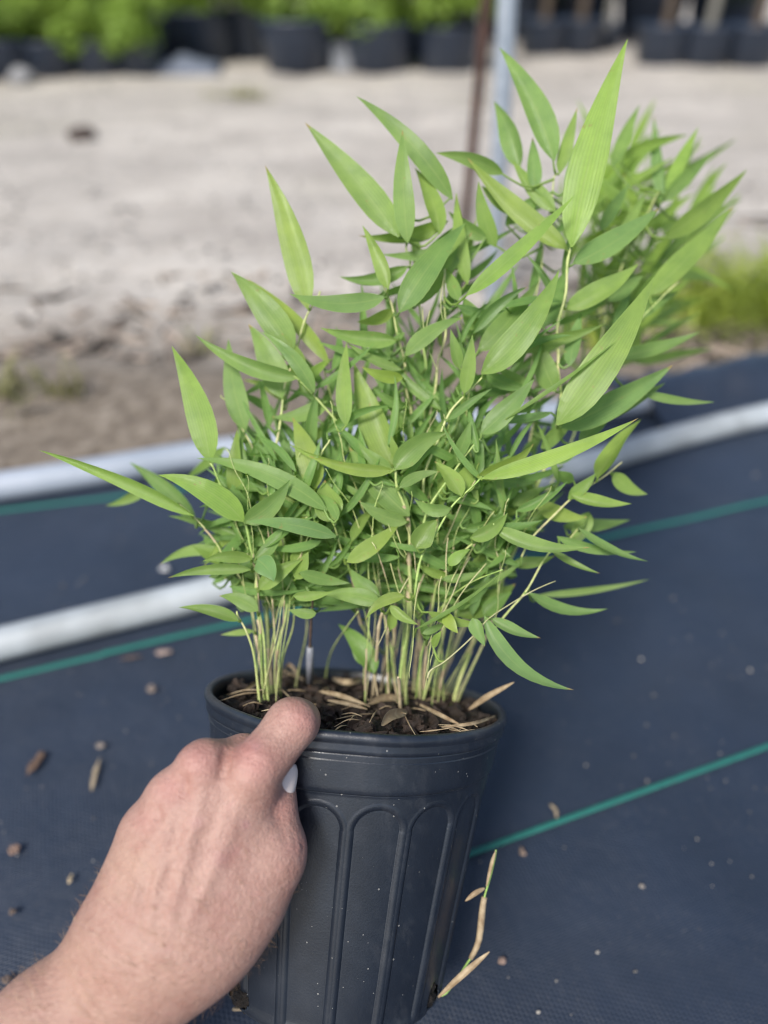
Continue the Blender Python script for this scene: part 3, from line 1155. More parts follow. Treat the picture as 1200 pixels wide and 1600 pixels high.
CULMS = []   # (object, smoothed points)
def culm(px_pts, off_top, rad_px=3.2, soil=True, off_bot=None, color=(1, 1, 1), name='culm', taper=.55, mat='culm', wob=True):
    n = len(px_pts)
    pts = []
    if soil:
        b = S(*px_pts[0], h=SOIL_H - .003)
        e, f, g_ = pot_local(b)
        r_ = math.hypot(e, f)
        if r_ > .066: b = b - (ER * e + EF * f) * (1 - .066 / r_)     # keep every cane inside the pot
        ob = unq((b - CAMP).dot(FWD) - plane_d(*px_pts[0]))
    else:
        ob = off_bot if off_bot is not None else off_top
    ys = [0]
    for (x0, y0), (x1, y1) in zip(px_pts, px_pts[1:]): ys.append(ys[-1] + math.hypot(x1 - x0, y1 - y0))
    for (x, y), s in zip(px_pts, ys):
        t = s / ys[-1]
        pts.append(Q(x, y, ob + (off_top - ob) * t))
    if soil:
        sh_ = b - pts[0]
        pts = [p + sh_ * max(0, 1 - 2.2 * s / ys[-1]) for p, s in zip(pts, ys)]
        pts[0] = pts[0] - AX * .007
    seg = max(14, int(ys[-1] / 9))
    c = catmull(pts, seg)
    rr = random.Random(int(px_pts[0][0] * 31 + px_pts[-1][1]))
    # zig-zag at the nodes, thickened node rings
    node = rr.uniform(48, 70)
    rads = []
    for i in range(seg + 1):
        s = i / seg * ys[-1]
        r = .66 * rad_px * plane_d(*px_pts[0]) / F * (1 - (1 - taper) * i / seg)
        ph = (s / node) % 1.0
        r *= 1 + .30 * math.exp(-((ph - .5) / .07) ** 2)
        rads.append(r)
        if wob and 0 < i < seg:
            k = .0006 * (1 if int(s / node) % 2 else -1)
            c[i] = c[i] + RIGHT * k * math.sin(math.pi * ph)
    V, Fc, UV = tube(c, rads, 8)
    o = mesh_obj(name, V, Fc, M[mat], plant, c[0], uvs=UV)
    o.color = (*color, 1)
    if soil and wob and seg > 20:
        # papery sheaths clasping the lower nodes
        for nn in range(1, 5):
            if rr.random() < .62: continue
            s0 = node * (nn - .5)
            i0 = int(s0 / ys[-1] * seg)
            i1 = min(seg, i0 + rr.randint(2, 4))
            if i1 - i0 < 2 or i1 >= seg: continue
            pp = c[i0:i1 + 1]
            m_ = len(pp) - 1
            pts_ = [pp[k] + (RIGHT * rr.uniform(-.0006, .0006) if k == m_ else Vector((0, 0, 0))) for k in range(m_ + 1)]
            V, Fc, UV = tube(pts_, [rads[i0 + k] * (1.1 if k < m_ else 1.35) + .0001 for k in range(m_ + 1)], 8, False)
            mesh_obj('sheath', V, Fc, M['sheath'], o, pts_[0])
    CULMS.append((o, c))
    return o

GREEN, PALE, STRAW = (.9, 1.05, .85), (1.05, 1.08, 1.05), (1.1, 1.05, 1.15)
culm([(420, 1098), (406, 1000), (402, 930), (397, 880), (385, 825), (352, 768), (327, 722)], -.012, 4.2, color=PALE)
culm([(432, 1095), (420, 1010), (413, 930), (410, 850), (422, 760), (431, 700), (440, 635), (451, 587), (463, 545), (482, 490), (500, 455)], .010, 4.0, color=STRAW)
culm([(627, 1108), (628, 1040), (635, 987), (640, 930), (640, 888), (632, 868), (618, 845), (600, 806), (582, 767), (560, 712), (535, 667), (487, 615), (455, 583)], -.004, 4.6)
culm([(638, 1098), (634, 1030), (640, 960), (641, 890), (640, 850), (634, 800), (622, 760), (617, 732)], -.022, 5.0, color=GREEN)
culm([(660, 1095), (656, 1000), (655, 900), (655, 820), (662, 725), (673, 660), (682, 582), (695, 520), (695, 420)], .004, 3.8, color=STRAW)
culm([(648, 1085), (655, 960), (656, 800), (648, 690), (640, 637), (634, 587), (621, 515), (605, 460), (585, 400)], -.002, 3.8, color=PALE)
culm([(606, 1090), (618, 960), (640, 820), (664, 640), (660, 520), (642, 417), (635, 385), (622, 340)], .012, 3.8, color=PALE)
culm([(662, 800), (665, 740), (680, 695), (700, 652), (722, 622), (752, 590), (772, 574)], -.012, 3.2, False, .0, PALE)
culm([(658, 850), (672, 790), (712, 732), (755, 682), (792, 648)], -.020, 3.0, False, -.002, PALE)
culm([(744, 1095), (757, 1045), (768, 993), (788, 950), (800, 915), (813, 865), (830, 800), (843, 750), (858, 705), (872, 660), (876, 610), (872, 565), (870, 525), (880, 475), (886, 425), (893, 383)], -.004, 5.0, color=PALE, taper=.6)
culm([(648, 930), (660, 870), (677, 837), (700, 802), (720, 777), (752, 745)], -.028, 3.0, False, -.010, GREEN)
culm([(664, 1098), (668, 1000), (680, 925), (700, 887), (725, 862), (755, 837), (772, 818)], -.022, 3.2, color=PALE)
culm([(655, 1104), (690, 1000), (698, 900), (704, 820), (707, 730), (702, 662)], .010, 3.0, color=STRAW)
culm([(650, 1098), (664, 1000), (690, 950), (735, 910), (786, 890)], -.026, 2.4, color=GREEN)
culm([(668, 1060), (676, 1046), (695, 1032), (742, 992), (770, 962), (822, 928), (868, 908)], -.012, 2.2, False, -.028, (.72, .70, .8))
culm([(412, 1102), (400, 1040), (383, 985), (370, 955)], -.004, 3.2, color=PALE)
culm([(425, 1100), (412, 1010), (402, 930), (398, 890)], .006, 3.2, color=PALE)
culm([(436, 1092), (432, 1020), (447, 960), (460, 905), (472, 837), (485, 790), (500, 720), (515, 687)], -.010, 3.8, color=GREEN)
culm([(440, 1085), (443, 1030), (457, 975), (461, 925)], .010, 2.6, color=PALE)
culm([(625, 1070), (612, 1027), (600, 1016), (570, 980), (557, 942), (545, 887), (532, 850), (517, 812)], -.018, 3.6, color=PALE)
culm([(490, 1050), (512, 1018), (542, 977), (560, 955)], .01, 2.4, color=PALE)
culm([(420, 1090), (397, 965), (372, 900), (350, 868), (337, 850), (307, 810), (280, 788)], -.004, 2.8, color=STRAW)
culm([(424, 1088), (418, 960), (415, 880), (412, 800), (404, 760), (396, 710), (381, 672), (360, 635), (345, 618)], .022, 3.0, color=PALE)
culm([(815, 870), (840, 830), (885, 786), (932, 752), (972, 722)], .020, 2.8, False, .0, STRAW)
culm([(768, 990), (800, 950), (825, 917), (857, 867), (880, 850), (905, 825)], .018, 2.8, False, .0, PALE)
culm([(872, 660), (905, 600), (940, 560), (970, 535), (992, 505), (1030, 470), (1060, 440)], .045, 3.0, False, .005, PALE)
culm([(735, 1078), (770, 950), (800, 860), (838, 640), (834, 587), (830, 530), (838, 470), (850, 380), (868, 270)], .030, 3.2, color=STRAW)
culm([(720, 1085), (735, 960), (742, 880), (755, 780), (748, 650), (728, 540), (716, 475), (705, 420)], .024, 2.8, color=STRAW)
culm([(600, 1072), (606, 960), (598, 900), (560, 820), (540, 740), (520, 640), (505, 560)], .020, 2.8, color=PALE)
culm([(735, 1080), (780, 930), (850, 800), (910, 640), (950, 480), (985, 380), (1030, 300)], .070, 3.0, color=PALE)
culm([(575, 1075), (570, 1000), (588, 900), (612, 820), (625, 700)], .016, 2.8, color=STRAW)
culm([(683, 1090), (690, 1000), (712, 900), (730, 830), (735, 740), (730, 650), (735, 560)], -.004, 2.6, color=PALE)
culm([(462, 1072), (478, 980), (470, 900), (455, 830), (452, 760), (470, 690)], .022, 2.6, color=PALE)
# the many fine canes fanning up from the soil
rc = random.Random(77)
for k in range(34):
    if k < 12:
        bx, by = rc.uniform(402, 446), rc.uniform(1080, 1100)
        tx, ty = rc.uniform(350, 500), rc.uniform(700, 900)
    elif k < 29:
        bx, by = rc.uniform(560, 700), rc.uniform(1078, 1108)
        tx, ty = bx + rc.gauss(15, 75), rc.uniform(620, 880)
    else:
        bx, by = rc.uniform(735, 760), rc.uniform(1075, 1098)
        tx, ty = rc.uniform(780, 870), rc.uniform(700, 860)
    mx, my = bx + (tx - bx) * .3 + rc.gauss(0, 5), by + (ty - by) * .5
    qx, qy = bx + (tx - bx) * .62 + rc.gauss(0, 5), by + (ty - by) * .78
    culm([(bx, by), (mx, my), (qx, qy), (tx, ty)], rc.uniform(-.024, .002), rc.uniform(1.0, 1.7), color=rc.choice([PALE, STRAW, PALE, GREEN]))
# dry sheathed canes and the dark dead cane with its wire tie
culm([(582, 1094), (588, 1030), (592, 980), (598, 955)], .000, 4.6, color=(1.5, 1.25, 1.3), mat='sheath', name='dry_cane', taper=.8, wob=False)
culm([(592, 1084), (604, 1030), (606, 990), (616, 960)], .004, 3.8, color=(1.4, 1.2, 1.2), mat='sheath', name='dry_cane', taper=.7, wob=False)
culm([(628, 1112), (624, 1070), (622, 1058)], -.008, 5.0, mat='sheath', name='dry_cane', taper=.5, wob=False)
dead = culm([(486, 1082), (484, 1030), (485, 990), (488, 945), (490, 925)], .004, 4.0, mat='dead_wood', name='dead_cane', wob=False)
c0 = CULMS[-1][1]
V, Fc, UV = tube([c0[2], c0[4], c0[6]], [.0020, .0021, .0019], 10)
mesh_obj('wire_tie', V, Fc, M['wire'], dead, c0[4])

# ------------------------------------------------------------------ leaves
PROF = [(0, .06), (.025, .22), (.06, .46), (.12, .74), (.2, .93), (.3, 1.0), (.42, .97), (.55, .84), (.68, .64), (.8, .42), (.9, .21), (.96, .085), (1, .0)]
def prof(t):
    for (a, b), (c, d) in zip(PROF, PROF[1:]):
        if a <= t <= c: return b + (d - b) * (t - a) / (c - a)
    return 0
TT = [0, .03, .07, .13, .21, .31, .42, .53, .64, .75, .85, .93, 1.0]

ALLC = [(i, p) for i, (o, c) in enumerate(CULMS) for p in c]
ALLP = np.array([to_px(p) for i, p in ALLC])
def nearest_culm(px, py, depth):
    d = (ALLP[:, 0] - px) ** 2 + (ALLP[:, 1] - py) ** 2 + ((ALLP[:, 2] - depth) * F * .8) ** 2
    k = int(d.argmin())
    return ALLC[k][0], ALLC[k][1], math.sqrt(d[k])

LEAF_N = [0]
def leaf(bx, by, tx, ty, wpx, off=0.0, bow=0.0, tip_off=None, roll=None, color=None, fold=None, zbow=None):
    rr = random.Random(int(bx * 7 + by * 13 + tx * 3 + ty))
    if tip_off is None: tip_off = off + rr.uniform(-.012, .016)
    B, T = Q(bx, by, off), Q(tx, ty, tip_off)
    L = (T - B).length
    d = T - B
    view = (CAMP - (B + T) / 2).normalized()
    side = d.cross(view).normalized()       # picture-plane perpendicular
    if zbow is None: zbow = rr.uniform(-.02, .09)
    k = plane_d((bx + tx) / 2, (by + ty) / 2) / F
    Mid = (B + T) / 2 + side * (-bow * k * 2) + view * (zbow * L * 2)
    if roll is None: roll = rr.uniform(-28, 28)
    if fold is None: fold = rr.uniform(.10, .42)
    W = wpx * .9 * k / 2 / max(.55, math.cos(R(roll)))
    twist = R(rr.uniform(-16, 16))
    V, UV, Fc = [], [], []
    ci, cp, dist = nearest_culm(bx, by, plane_d(bx, by) + off)
    co = CULMS[ci][0]
    # stalk joining the blade to its culm
    wav_ph, wav = rr.uniform(0, 6), rr.uniform(.02, .12)
    us = (-1, -.52, 0, .52, 1)
    for t in TT:
        p = B * (1 - t) ** 2 + Mid * 2 * t * (1 - t) + T * t * t
        tan = ((Mid - B) * 2 * (1 - t) + (T - Mid) * 2 * t).normalized()
        vv = (view - tan * view.dot(tan)).normalized()
        s0 = tan.cross(vv).normalized()
        an = R(roll) + twist * (t - .4)
        s = s0 * math.cos(an) + vv * math.sin(an)
        n = vv * math.cos(an) - s0 * math.sin(an)
        w = prof(t) * W
        for u in us:
            wv = wav * w * math.sin(9 * t + wav_ph + (1.5 if u > 0 else 0)) * abs(u)
            V.append(p + s * (u * w) + n * (fold * w * (abs(u) ** 1.3 - .2) + wv))
            UV.append((u, t))
    for i in range(len(TT) - 1):
        for j in range(4):
            Fc.append((i * 5 + j, i * 5 + j + 1, (i + 1) * 5 + j + 1, (i + 1) * 5 + j))
    n0 = len(V)
    if dist < 140:
        q = cp.lerp(B, .5) + AX * .002
        q = (cp + B) / 2 - AX * min(.006, dist * .3 * k)
        sp = catmull([cp, q, B + d * .02], 5)
        tv, tf, tu = tube(sp, [.0008, .00075, .0007, .00065, .0006, .0005], 5, False)
        V += tv
        UV += [(.0, .3)] * len(tv)
        Fc += [tuple(i + n0 for i in f) for f in tf]
    o = mesh_obj('leaf', V, Fc, M['leaf'], co, B, uvs=UV)
    if color is None:
        color = rr.choice([(1, 1, 1), (.9, .95, 1.0), (.92, .97, 1.08), (1.05, 1.05, .95), (.95, 1, 1.05), (1.12, 1.05, .85)])
    o.color = (*color, 1)
    LEAF_N[0] += 1
    return o
BRT = (1.18, 1.2, .95)
BLU = (.84, .95, 1.2)
DK = (.8, .88, .88)
LT = (1.15, 1.1, .95)
LEAVES = [
 # top left spray
 (623, 370, 476, 191, 50, .000, -4), (637, 379, 629, 202, 37, -.004, 3), (707, 312, 556, 150, 36, .012, -12), (687, 366, 648, 262, 32, .008, -8),
 (700, 345, 560, 368, 26, .020, 12), (722, 386, 595, 397, 22, .018, 8), (607, 452, 566, 352, 25, -.006, -4, None, 25, LT), (601, 464, 452, 459, 32, -.006, 12),
 (624, 488, 728, 348, 47, -.010, 6), (640, 478, 738, 362, 30, .004, -6), (620, 531, 500, 512, 28, -.004, 6), (634, 556, 724, 496, 28, -.010, 8),
 (637, 416, 530, 432, 25, .014, 12), (614, 484, 557, 503, 22, .012, 6), (612, 560, 495, 533, 18, .010, 6, None, None, DK), (628, 578, 540, 533, 16, .006, 6),
 (630, 590, 565, 573, 22, -.006, 5, None, 10, (1.2, 1.15, .8)), (690, 640, 578, 527, 18, .008, 8), (645, 686, 588, 610, 22, .010, -6), (636, 636, 582, 604, 18, .008, 5),
 # upper left culm
 (481, 483, 414, 258, 48, .008, -8, None, 12, LT), (458, 549, 361, 424, 50, .004, -6), (514, 568, 384, 434, 26, .016, -8), (440, 622, 388, 506, 50, .014, -8),
 (470, 589, 305, 523, 29, -.004, 14), (491, 613, 408, 518, 26, -.008, -10), (384, 672, 357, 529, 40, .018, 6, .02, 8), (328, 722, 268, 540, 47, -.012, -8, -.012, 5, (1.15, 1.15, .9)),
 (541, 666, 542, 534, 28, -.014, 4, None, 8, LT), (512, 626, 424, 651, 28, .008, 10), (484, 706, 498, 606, 22, .010, 4), (493, 763, 457, 652, 44, -.006, -4),
 (470, 590, 440, 520, 30, .012, -4), (476, 600, 520, 560, 18, .006, 4, None, None, BRT),
 # centre
 (614, 730, 553, 566, 52, .000, 4, .006, 18), (617, 734, 700, 675, 38, -.024, 10), (612, 732, 558, 689, 22, -.014, 6), (620, 716, 611, 681, 14, -.018, 0),
 (602, 736, 450, 692, 18, -.016, 12), (614, 735, 482, 712, 22, -.018, 8), (640, 806, 545, 698, 44, -.008, 6), (626, 800, 532, 752, 20, .004, 6), (636, 816, 560, 782, 25, -.010, 6),
 (624, 762, 688, 737, 18, -.026, 6), (704, 794, 647, 779, 22, -.026, 9), (721, 775, 679, 721, 28, -.028, -4), (722, 773, 734, 722, 36, -.016, 0), (713, 716, 735, 656, 22, -.014, -2),
 (650, 857, 684, 811, 38, -.024, 4), (702, 884, 735, 858, 19, -.026, 3, None, None, BRT),
 (725, 615, 738, 522, 25, -.014, -2, None, 5), (718, 576, 704, 514, 20, -.004, 0), (716, 470, 697, 418, 23, -.002, 0), (748, 516, 724, 464, 36, .012, 0, None, None, DK),
 (715, 476, 791, 484, 17, -.006, -9, None, None, BLU), (731, 444, 713, 300, 27, .012, 4), (775, 386, 748, 283, 30, .028, 6), (760, 372, 700, 330, 26, .022, 4),
 (728, 462, 899, 304, 27, -.024, -4, -.03, 10, BRT), (752, 584, 874, 421, 48, -.016, -14, -.02, 10), (747, 548, 842, 438, 38, .002, -6),
 (751, 678, 835, 592, 36, -.020, -3, None, 5), (757, 583, 833, 608, 24, .004, -5, None, None, DK), (700, 656, 769, 607, 14, -.012, 2), (863, 644, 745, 656, 15, -.004, 6, None, None, BLU),
 (752, 748, 998, 653, 27, -.030, -9, -.034, 12, BRT), (745, 744, 834, 693, 27, -.024, -10), (766, 746, 840, 752, 22, .004, -4, None, None, BLU),
 (690, 712, 650, 650, 20, .012, 0), (830, 612, 772, 570, 24, .006, 0), (790, 655, 965, 531, 7, -.024, -3, -.03, 50), (772, 575, 882, 496, 7, -.014, 0, None, 50, BLU),
 # upper right
 (893, 386, 981, 60, 62, -.010, 8, -.022, 8, BRT), (896, 412, 1030, 325, 42, .004, -6, None, None, BLU), (887, 390, 730, 246, 38, .010, 8), (786, 272, 680, 239, 27, .024, -6),
 (866, 252, 780, 74, 46, .022, -10, .03), (812, 262, 772, 158, 38, .042, -4, .05), (836, 297, 832, 214, 27, .030, 0, .035, None, BLU), (874, 272, 902, 168, 24, .026, 0),
 (884, 300, 925, 168, 30, .022, -4, None, None, BLU), (868, 330, 800, 250, 30, .028, 4), (812, 330, 752, 290, 30, .030, 4), (790, 352, 860, 300, 26, .034, 4),
 (957, 262, 1000, 163, 26, .075, 2, .085), (1035, 315, 1022, 180, 26, .11, 3, .12, None, BLU), (1042, 300, 1092, 198, 26, .080, 2, .085, None, BRT), (1035, 316, 1118, 234, 28, .080, 2, .085),
 (1040, 372, 1168, 264, 38, .060, -6, .07), (1012, 462, 1146, 322, 42, .048, -4, .055), (990, 470, 1125, 345, 36, .060, -4, .07), (985, 330, 930, 268, 24, .075, 2, .085, None, BRT), (1000, 350, 975, 270, 26, .08, 2, .09, None, BRT),
 (960, 400, 1010, 300, 26, .06, 2, .07), (940, 360, 985, 285, 24, .05, 2, .06),
 (884, 482, 998, 412, 38, .014, -6), (846, 512, 886, 420, 42, .014, -2, None, None, DK), (890, 572, 909, 486, 27, .012, 2, None, None, BLU), (868, 612, 836, 518, 40, .012, 4, None, None, DK),
 (785, 542, 944, 506, 28, .012, -8), (870, 664, 1022, 432, 60, -.022, -8, -.026, 6, LT), (877, 668, 1052, 570, 46, -.006, -6, .01, None, BLU), (890, 662, 1040, 598, 32, .012, -6, .03),
 (1000, 612, 1118, 628, 16, .020, -6, .03), (958, 558, 1095, 518, 26, .030, -6, .045), (905, 690, 960, 640, 26, .016, 0), (930, 660, 985, 600, 24, .03, 2),
 (975, 500, 1060, 455, 30, .045, 0, .06), (950, 470, 1005, 430, 30, .04, 0),
 # right middle and low
 (933, 748, 1002, 655, 28, .010, 6, None, 40), (958, 738, 1012, 772, 28, .030, -8, .035), (888, 777, 932, 738, 22, .010, -4), (897, 752, 870, 735, 22, .010, 2), (892, 772, 987, 787, 22, .006, -5),
 (838, 786, 918, 808, 30, .016, -8), (920, 800, 885, 862, 32, .036, 4), (905, 826, 1013, 877, 14, -.004, -8, None, 40), (870, 838, 995, 862, 18, .008, -9),
 (880, 822, 985, 812, 26, .050, -4, .06), (770, 822, 922, 855, 25, -.016, -14, None, 20), (735, 840, 793, 801, 25, -.022, -8), (862, 860, 938, 896, 12, .006, -4, None, 40), (800, 880, 868, 868, 22, .026, -5),
 (716, 962, 806, 912, 46, .030, -4, .04, None, (.8, .85, .8)), (755, 962, 800, 925, 30, .024, 3, None, None, (.85, .95, .8)), (826, 926, 950, 951, 20, .004, -15, None, 25), (840, 930, 1015, 905, 14, .06, -5, .07),
 (757, 962, 897, 1078, 27, -.018, -26, -.018, 20, BLU), (768, 966, 845, 997, 19, -.016, -4, None, None, BLU), (669, 956, 760, 974, 17, -.026, -7), (738, 966, 758, 1010, 23, -.024, 0, None, None, BLU),
 (694, 960, 716, 990, 21, -.024, 0), (648, 984, 790, 889, 7, -.026, -6, None, 50), (690, 905, 755, 892, 15, -.010, -4), (755, 840, 800, 870, 22, .012, -4), (845, 700, 900, 650, 26, .012, 0),
 (860, 720, 905, 700, 22, .012, -4), (800, 790, 850, 760, 22, .02, 0),
 # left middle
 (511, 798, 307, 716, 33, -.018, -18, None, 10), (381, 815, 247, 742, 42, -.016, -14, None, 12, BRT), (303, 806, 60, 703, 22, -.014, -6, -.02, 35, BRT), (306, 812, 202, 722, 32, .045, -6, .06, None, DK),
 (230, 760, 165, 790, 20, .07, 6, .08), (381, 816, 453, 749, 35, -.018, -8), (366, 779, 371, 670, 27, .004, 2), (383, 796, 398, 710, 17, .010, 2, None, None, BLU), (402, 716, 404, 668, 16, .03, 0),
 (525, 839, 384, 815, 27, -.020, -7, None, None, BLU), (526, 814, 508, 750, 50, -.016, 6, None, 0), (528, 812, 490, 772, 18, -.024, -8), (472, 819, 431, 767, 35, .006, 0), (400, 872, 442, 828, 21, -.016, -4),
 (393, 874, 316, 877, 21, -.014, -6), (392, 890, 262, 903, 19, -.014, -7), (402, 874, 428, 909, 36, -.022, 4, None, 0, BLU), (347, 862, 250, 882, 22, .030, -12, .04), (379, 842, 262, 806, 18, .020, -6, .035, None, DK),
 (345, 866, 318, 840, 18, .03, 2), (355, 880, 300, 852, 18, .035, 3), (373, 970, 279, 949, 21, -.006, -6), (403, 955, 342, 931, 26, -.012, -6), (400, 950, 360, 905, 28, .008, 4), (396, 986, 344, 992, 12, .02, 0, .03),
 (405, 921, 473, 874, 29, -.016, 4), (468, 894, 547, 911, 22, -.018, -3), (494, 958, 450, 952, 18, -.012, 3), (595, 943, 502, 929, 29, -.014, -6), (458, 931, 520, 924, 17, -.016, -3),
 (542, 878, 627, 814, 29, -.018, -4, None, None, LT), (594, 932, 548, 888, 31, -.006, 6), (632, 932, 571, 968, 19, -.022, -10), (610, 946, 654, 976, 17, -.024, -3), (609, 984, 616, 944, 18, -.014, 0),
 (455, 880, 490, 850, 22, .0, 2), (462, 905, 482, 862, 26, -.012, 0, None, None, LT), 
 # low dark blade between the canes
 (585, 1052, 528, 975, 38, .030, -8, .045, None, (.8, .95, .7)), (570, 1040, 545, 985, 28, .040, -3, .05, None, (.8, .95, .7)),
 (660, 960, 640, 925, 14, -.012, 0), (668, 1000, 658, 965, 16, -.016, 0), (676, 1010, 690, 985, 14, -.016, 0), (700, 900, 650, 880, 16, 0, 3), (660, 990, 700, 970, 12, -.02, -2),
]
for a in LEAVES: leaf(*a)

# fill leaves, growing on the culms through the depth of the clump
ENV = [(330, 700), (350, 600), (400, 540), (500, 470), (590, 420), (660, 380), (740, 330), (830, 290), (900, 300), (980, 340), (1000, 420), (960, 520), (930, 600), (900, 700), (880, 800), (820, 880), (790, 950), (690, 985), (600, 985), (500, 965), (430, 975), (350, 945), (305, 880), (300, 780)]
def inside(x, y):
    c = False
    n = len(ENV)
    for i in range(n):
        (x0, y0), (x1, y1) = ENV[i], ENV[(i + 1) % n]
        if (y0 > y) != (y1 > y) and x < (x1 - x0) * (y - y0) / (y1 - y0) + x0: c = not c
    return c
rf = random.Random(21)
tries = 0
fill_target = 296 - LEAF_N[0]
while fill_target > 0 and tries < 6000:
    tries += 1
    ci = rf.randrange(len(CULMS) - 4)
    c = CULMS[ci][1]
    p = c[rf.randrange(int(len(c) * .25), len(c))]
    x, y, z = to_px(p)
    x += rf.gauss(0, 26); y += rf.gauss(0, 26)
    if not inside(x, y) or (y > 890 and rf.random() < .6): continue
    off = unq(z - plane_d(x, y)) + rf.uniform(.006, .045)
    cx = (x - 640) / 330
    ang = R(90 - cx * 50 + rf.gauss(0, 42))
    if y > 800: ang = R(90 - cx * 75 + rf.gauss(0, 50))
    L = rf.uniform(55, 125)
    tx, ty = x + L * math.cos(ang), y - L * math.sin(ang)
    if not inside(tx, ty) and rf.random() < .8: continue
    leaf(x, y, tx, ty, rf.uniform(11, 20), off, rf.uniform(-10, 10), off + rf.uniform(-.01, .03), rf.uniform(-45, 45), rf.choice([DK, (1, 1, 1), BLU, (.9, .95, .9), LT]))
    fill_target -= 1

# leaves past the three hundred: one part
def leaf_mass(n):
    Vs, Fs, U = [], [], []
    made = 0
    while made < n:
        ci = rf.randrange(len(CULMS) - 4)
        c = CULMS[ci][1]
        p = c[rf.randrange(int(len(c) * .3), len(c))]
        x, y, z = to_px(p)
        x += rf.gauss(0, 34); y += rf.gauss(0, 34)
        if not inside(x, y) or y > 950: continue
        off = unq(z - plane_d(x, y)) + rf.uniform(.0, .05)
        cx = (x - 640) / 330
        ang = R(90 - cx * 55 + rf.gauss(0, 48))
        if y > 820: ang = R(90 + rf.choice((-1, 1)) * rf.uniform(25, 100))
        L = rf.uniform(65, 130)
        tx, ty = x + L * math.cos(ang), y - L * math.sin(ang)
        if not inside(tx, ty): continue
        o = leaf(x, y, tx, ty, rf.uniform(9, 18), off, rf.uniform(-10, 10), off + rf.uniform(-.01, .03), rf.uniform(-45, 45))
        me = o.data
        n0 = len(Vs)
        b = Q(x, y, off)
        Vs += [v.co + b for v in me.vertices]
        Fs += [tuple(i + n0 for i in f.vertices) for f in me.polygons]
        uvl = me.uv_layers[0].data
        uu = [None] * len(me.vertices)
        for lp in me.loops: uu[lp.vertex_index] = tuple(uvl[lp.index].uv)
        U += uu
        bpy.data.objects.remove(o)
        made += 1
    m = mesh_obj('foliage', Vs, Fs, M['leaf'], plant, POT_C, uvs=U)
    m.color = (.85, .95, .95, 1)
    m['kind'] = 'stuff'
leaf_mass(720)
ENV[:] = [(880, 300), (960, 235), (1060, 250), (1080, 330), (1060, 430), (1000, 560), (930, 640), (880, 560)]
_o0 = LEAF_N[0]
def back_leaves(n, name_color):
    Vs, Fs, U = [], [], []
    made = 0
    while made < n:
        x, y = rf.uniform(880, 1080), rf.uniform(235, 640)
        if not inside(x, y): continue
        off = rf.uniform(.10, .26)
        ang = R(55 + rf.gauss(0, 30))
        L = rf.uniform(85, 150)
        o = leaf(x, y, x + L * math.cos(ang), y - L * math.sin(ang), rf.uniform(15, 26), off, rf.uniform(-8, 8), off + rf.uniform(0, .03), rf.uniform(-45, 45))
        me = o.data
        n0 = len(Vs)
        b = Q(x, y, off)
        Vs += [v.co + b for v in me.vertices]
        Fs += [tuple(i + n0 for i in f.vertices) for f in me.polygons]
        uvl = me.uv_layers[0].data
        uu = [None] * len(me.vertices)
        for lp in me.loops: uu[lp.vertex_index] = tuple(uvl[lp.index].uv)
        U += uu
        bpy.data.objects.remove(o)
        made += 1
    m = mesh_obj('foliage', Vs, Fs, M['leaf'], plant, POT_C, uvs=U)
    m.color = (*name_color, 1)
    m['kind'] = 'stuff'
back_leaves(70, (1.15, 1.15, .85))
back_leaves(40, (.95, 1, .9))

# thin dry twigs and sheaths among the canes
for (a, b, c_, off) in (
                        ((600, 800), (625, 860), (632, 872), -.012), ((610, 790), (628, 850), (634, 868), -.010), ((695, 425), (690, 480), (694, 520), 0), ((672, 485), (668, 520), (676, 552), 0),
                        ((660, 480), (668, 540), (682, 582), -.002), ((610, 880), (632, 950), (636, 985), -.004), ((618, 760), (640, 840), (652, 900), -.004), ((760, 880), (700, 960), (672, 1040), -.015), ((735, 870), (700, 940), (668, 1010), -.012), ((720, 880), (690, 950), (664, 1060), -.01),
                        ((690, 900), (680, 970), (660, 1090), -.015), ((700, 840), (695, 930), (676, 1020), -.006), ((640, 900), (610, 960), (590, 1010), -.006), ((655, 910), (645, 990), (640, 1060), -.018)):
    culm([a, b, c_], off, 1.3, False, off, (.85, .82, .85), name='twig', taper=.6)

# shoot pushed out through the right drainage hole
sh = culm([(690, 1556), (702, 1548), (722, 1515), (747, 1472), (757, 1410), (762, 1380), (775, 1328)], .006, 2.6, False, .012, (.75, 1.05, .7), name='shoot', taper=.8)
shc = CULMS[-1][1]
k0, k1 = int(len(shc) * .42), int(len(shc) * .72)
V, Fc, UV = tube(shc[k0:k1], [.0013 + .0005 * math.sin(math.pi * i / (k1 - k0)) for i in range(k1 - k0)], 8)
mesh_obj('sheath', V, Fc, M['straw'], sh, shc[k0])
def dry_blade(pts, wpx, parent, top=None, lab=None, cat='leaf', curl=.8):
    c = catmull(pts, 10)
    V, Fc, UV = [], [], []
    for i, p in enumerate(c):
        t = i / 10
        tan = (c[min(i + 1, 10)] - c[max(i - 1, 0)]).normalized()
        vv = (CAMP - p).normalized()
        s = tan.cross(vv).normalized()
        n = s.cross(tan)
        W = wpx * .42 / F / 2 * (math.sin(math.pi * min(1, max(0, t * .92 + .06))) ** .7)
        for u in (-1, -.5, 0, .5, 1):
            V.append(p + s * u * W + n * (abs(u) ** 1.4) * W * curl)
            UV.append((u, t))
    for i in range(10):
        for j in range(4):
            Fc.append((i * 5 + j, i * 5 + j + 1, (i + 1) * 5 + j + 1, (i + 1) * 5 + j))
    return mesh_obj('dry_leaf', V, Fc, M['straw'], parent, c[0], uvs=UV)
dry_blade([Q(685, 1558, .006), Q(715, 1530, .0), Q(740, 1508, .0), Q(765, 1487, .002)], 9, sh)
dry_blade([Q(757, 1388, .004), Q(742, 1396, .0), Q(727, 1408, .0)], 7, sh)
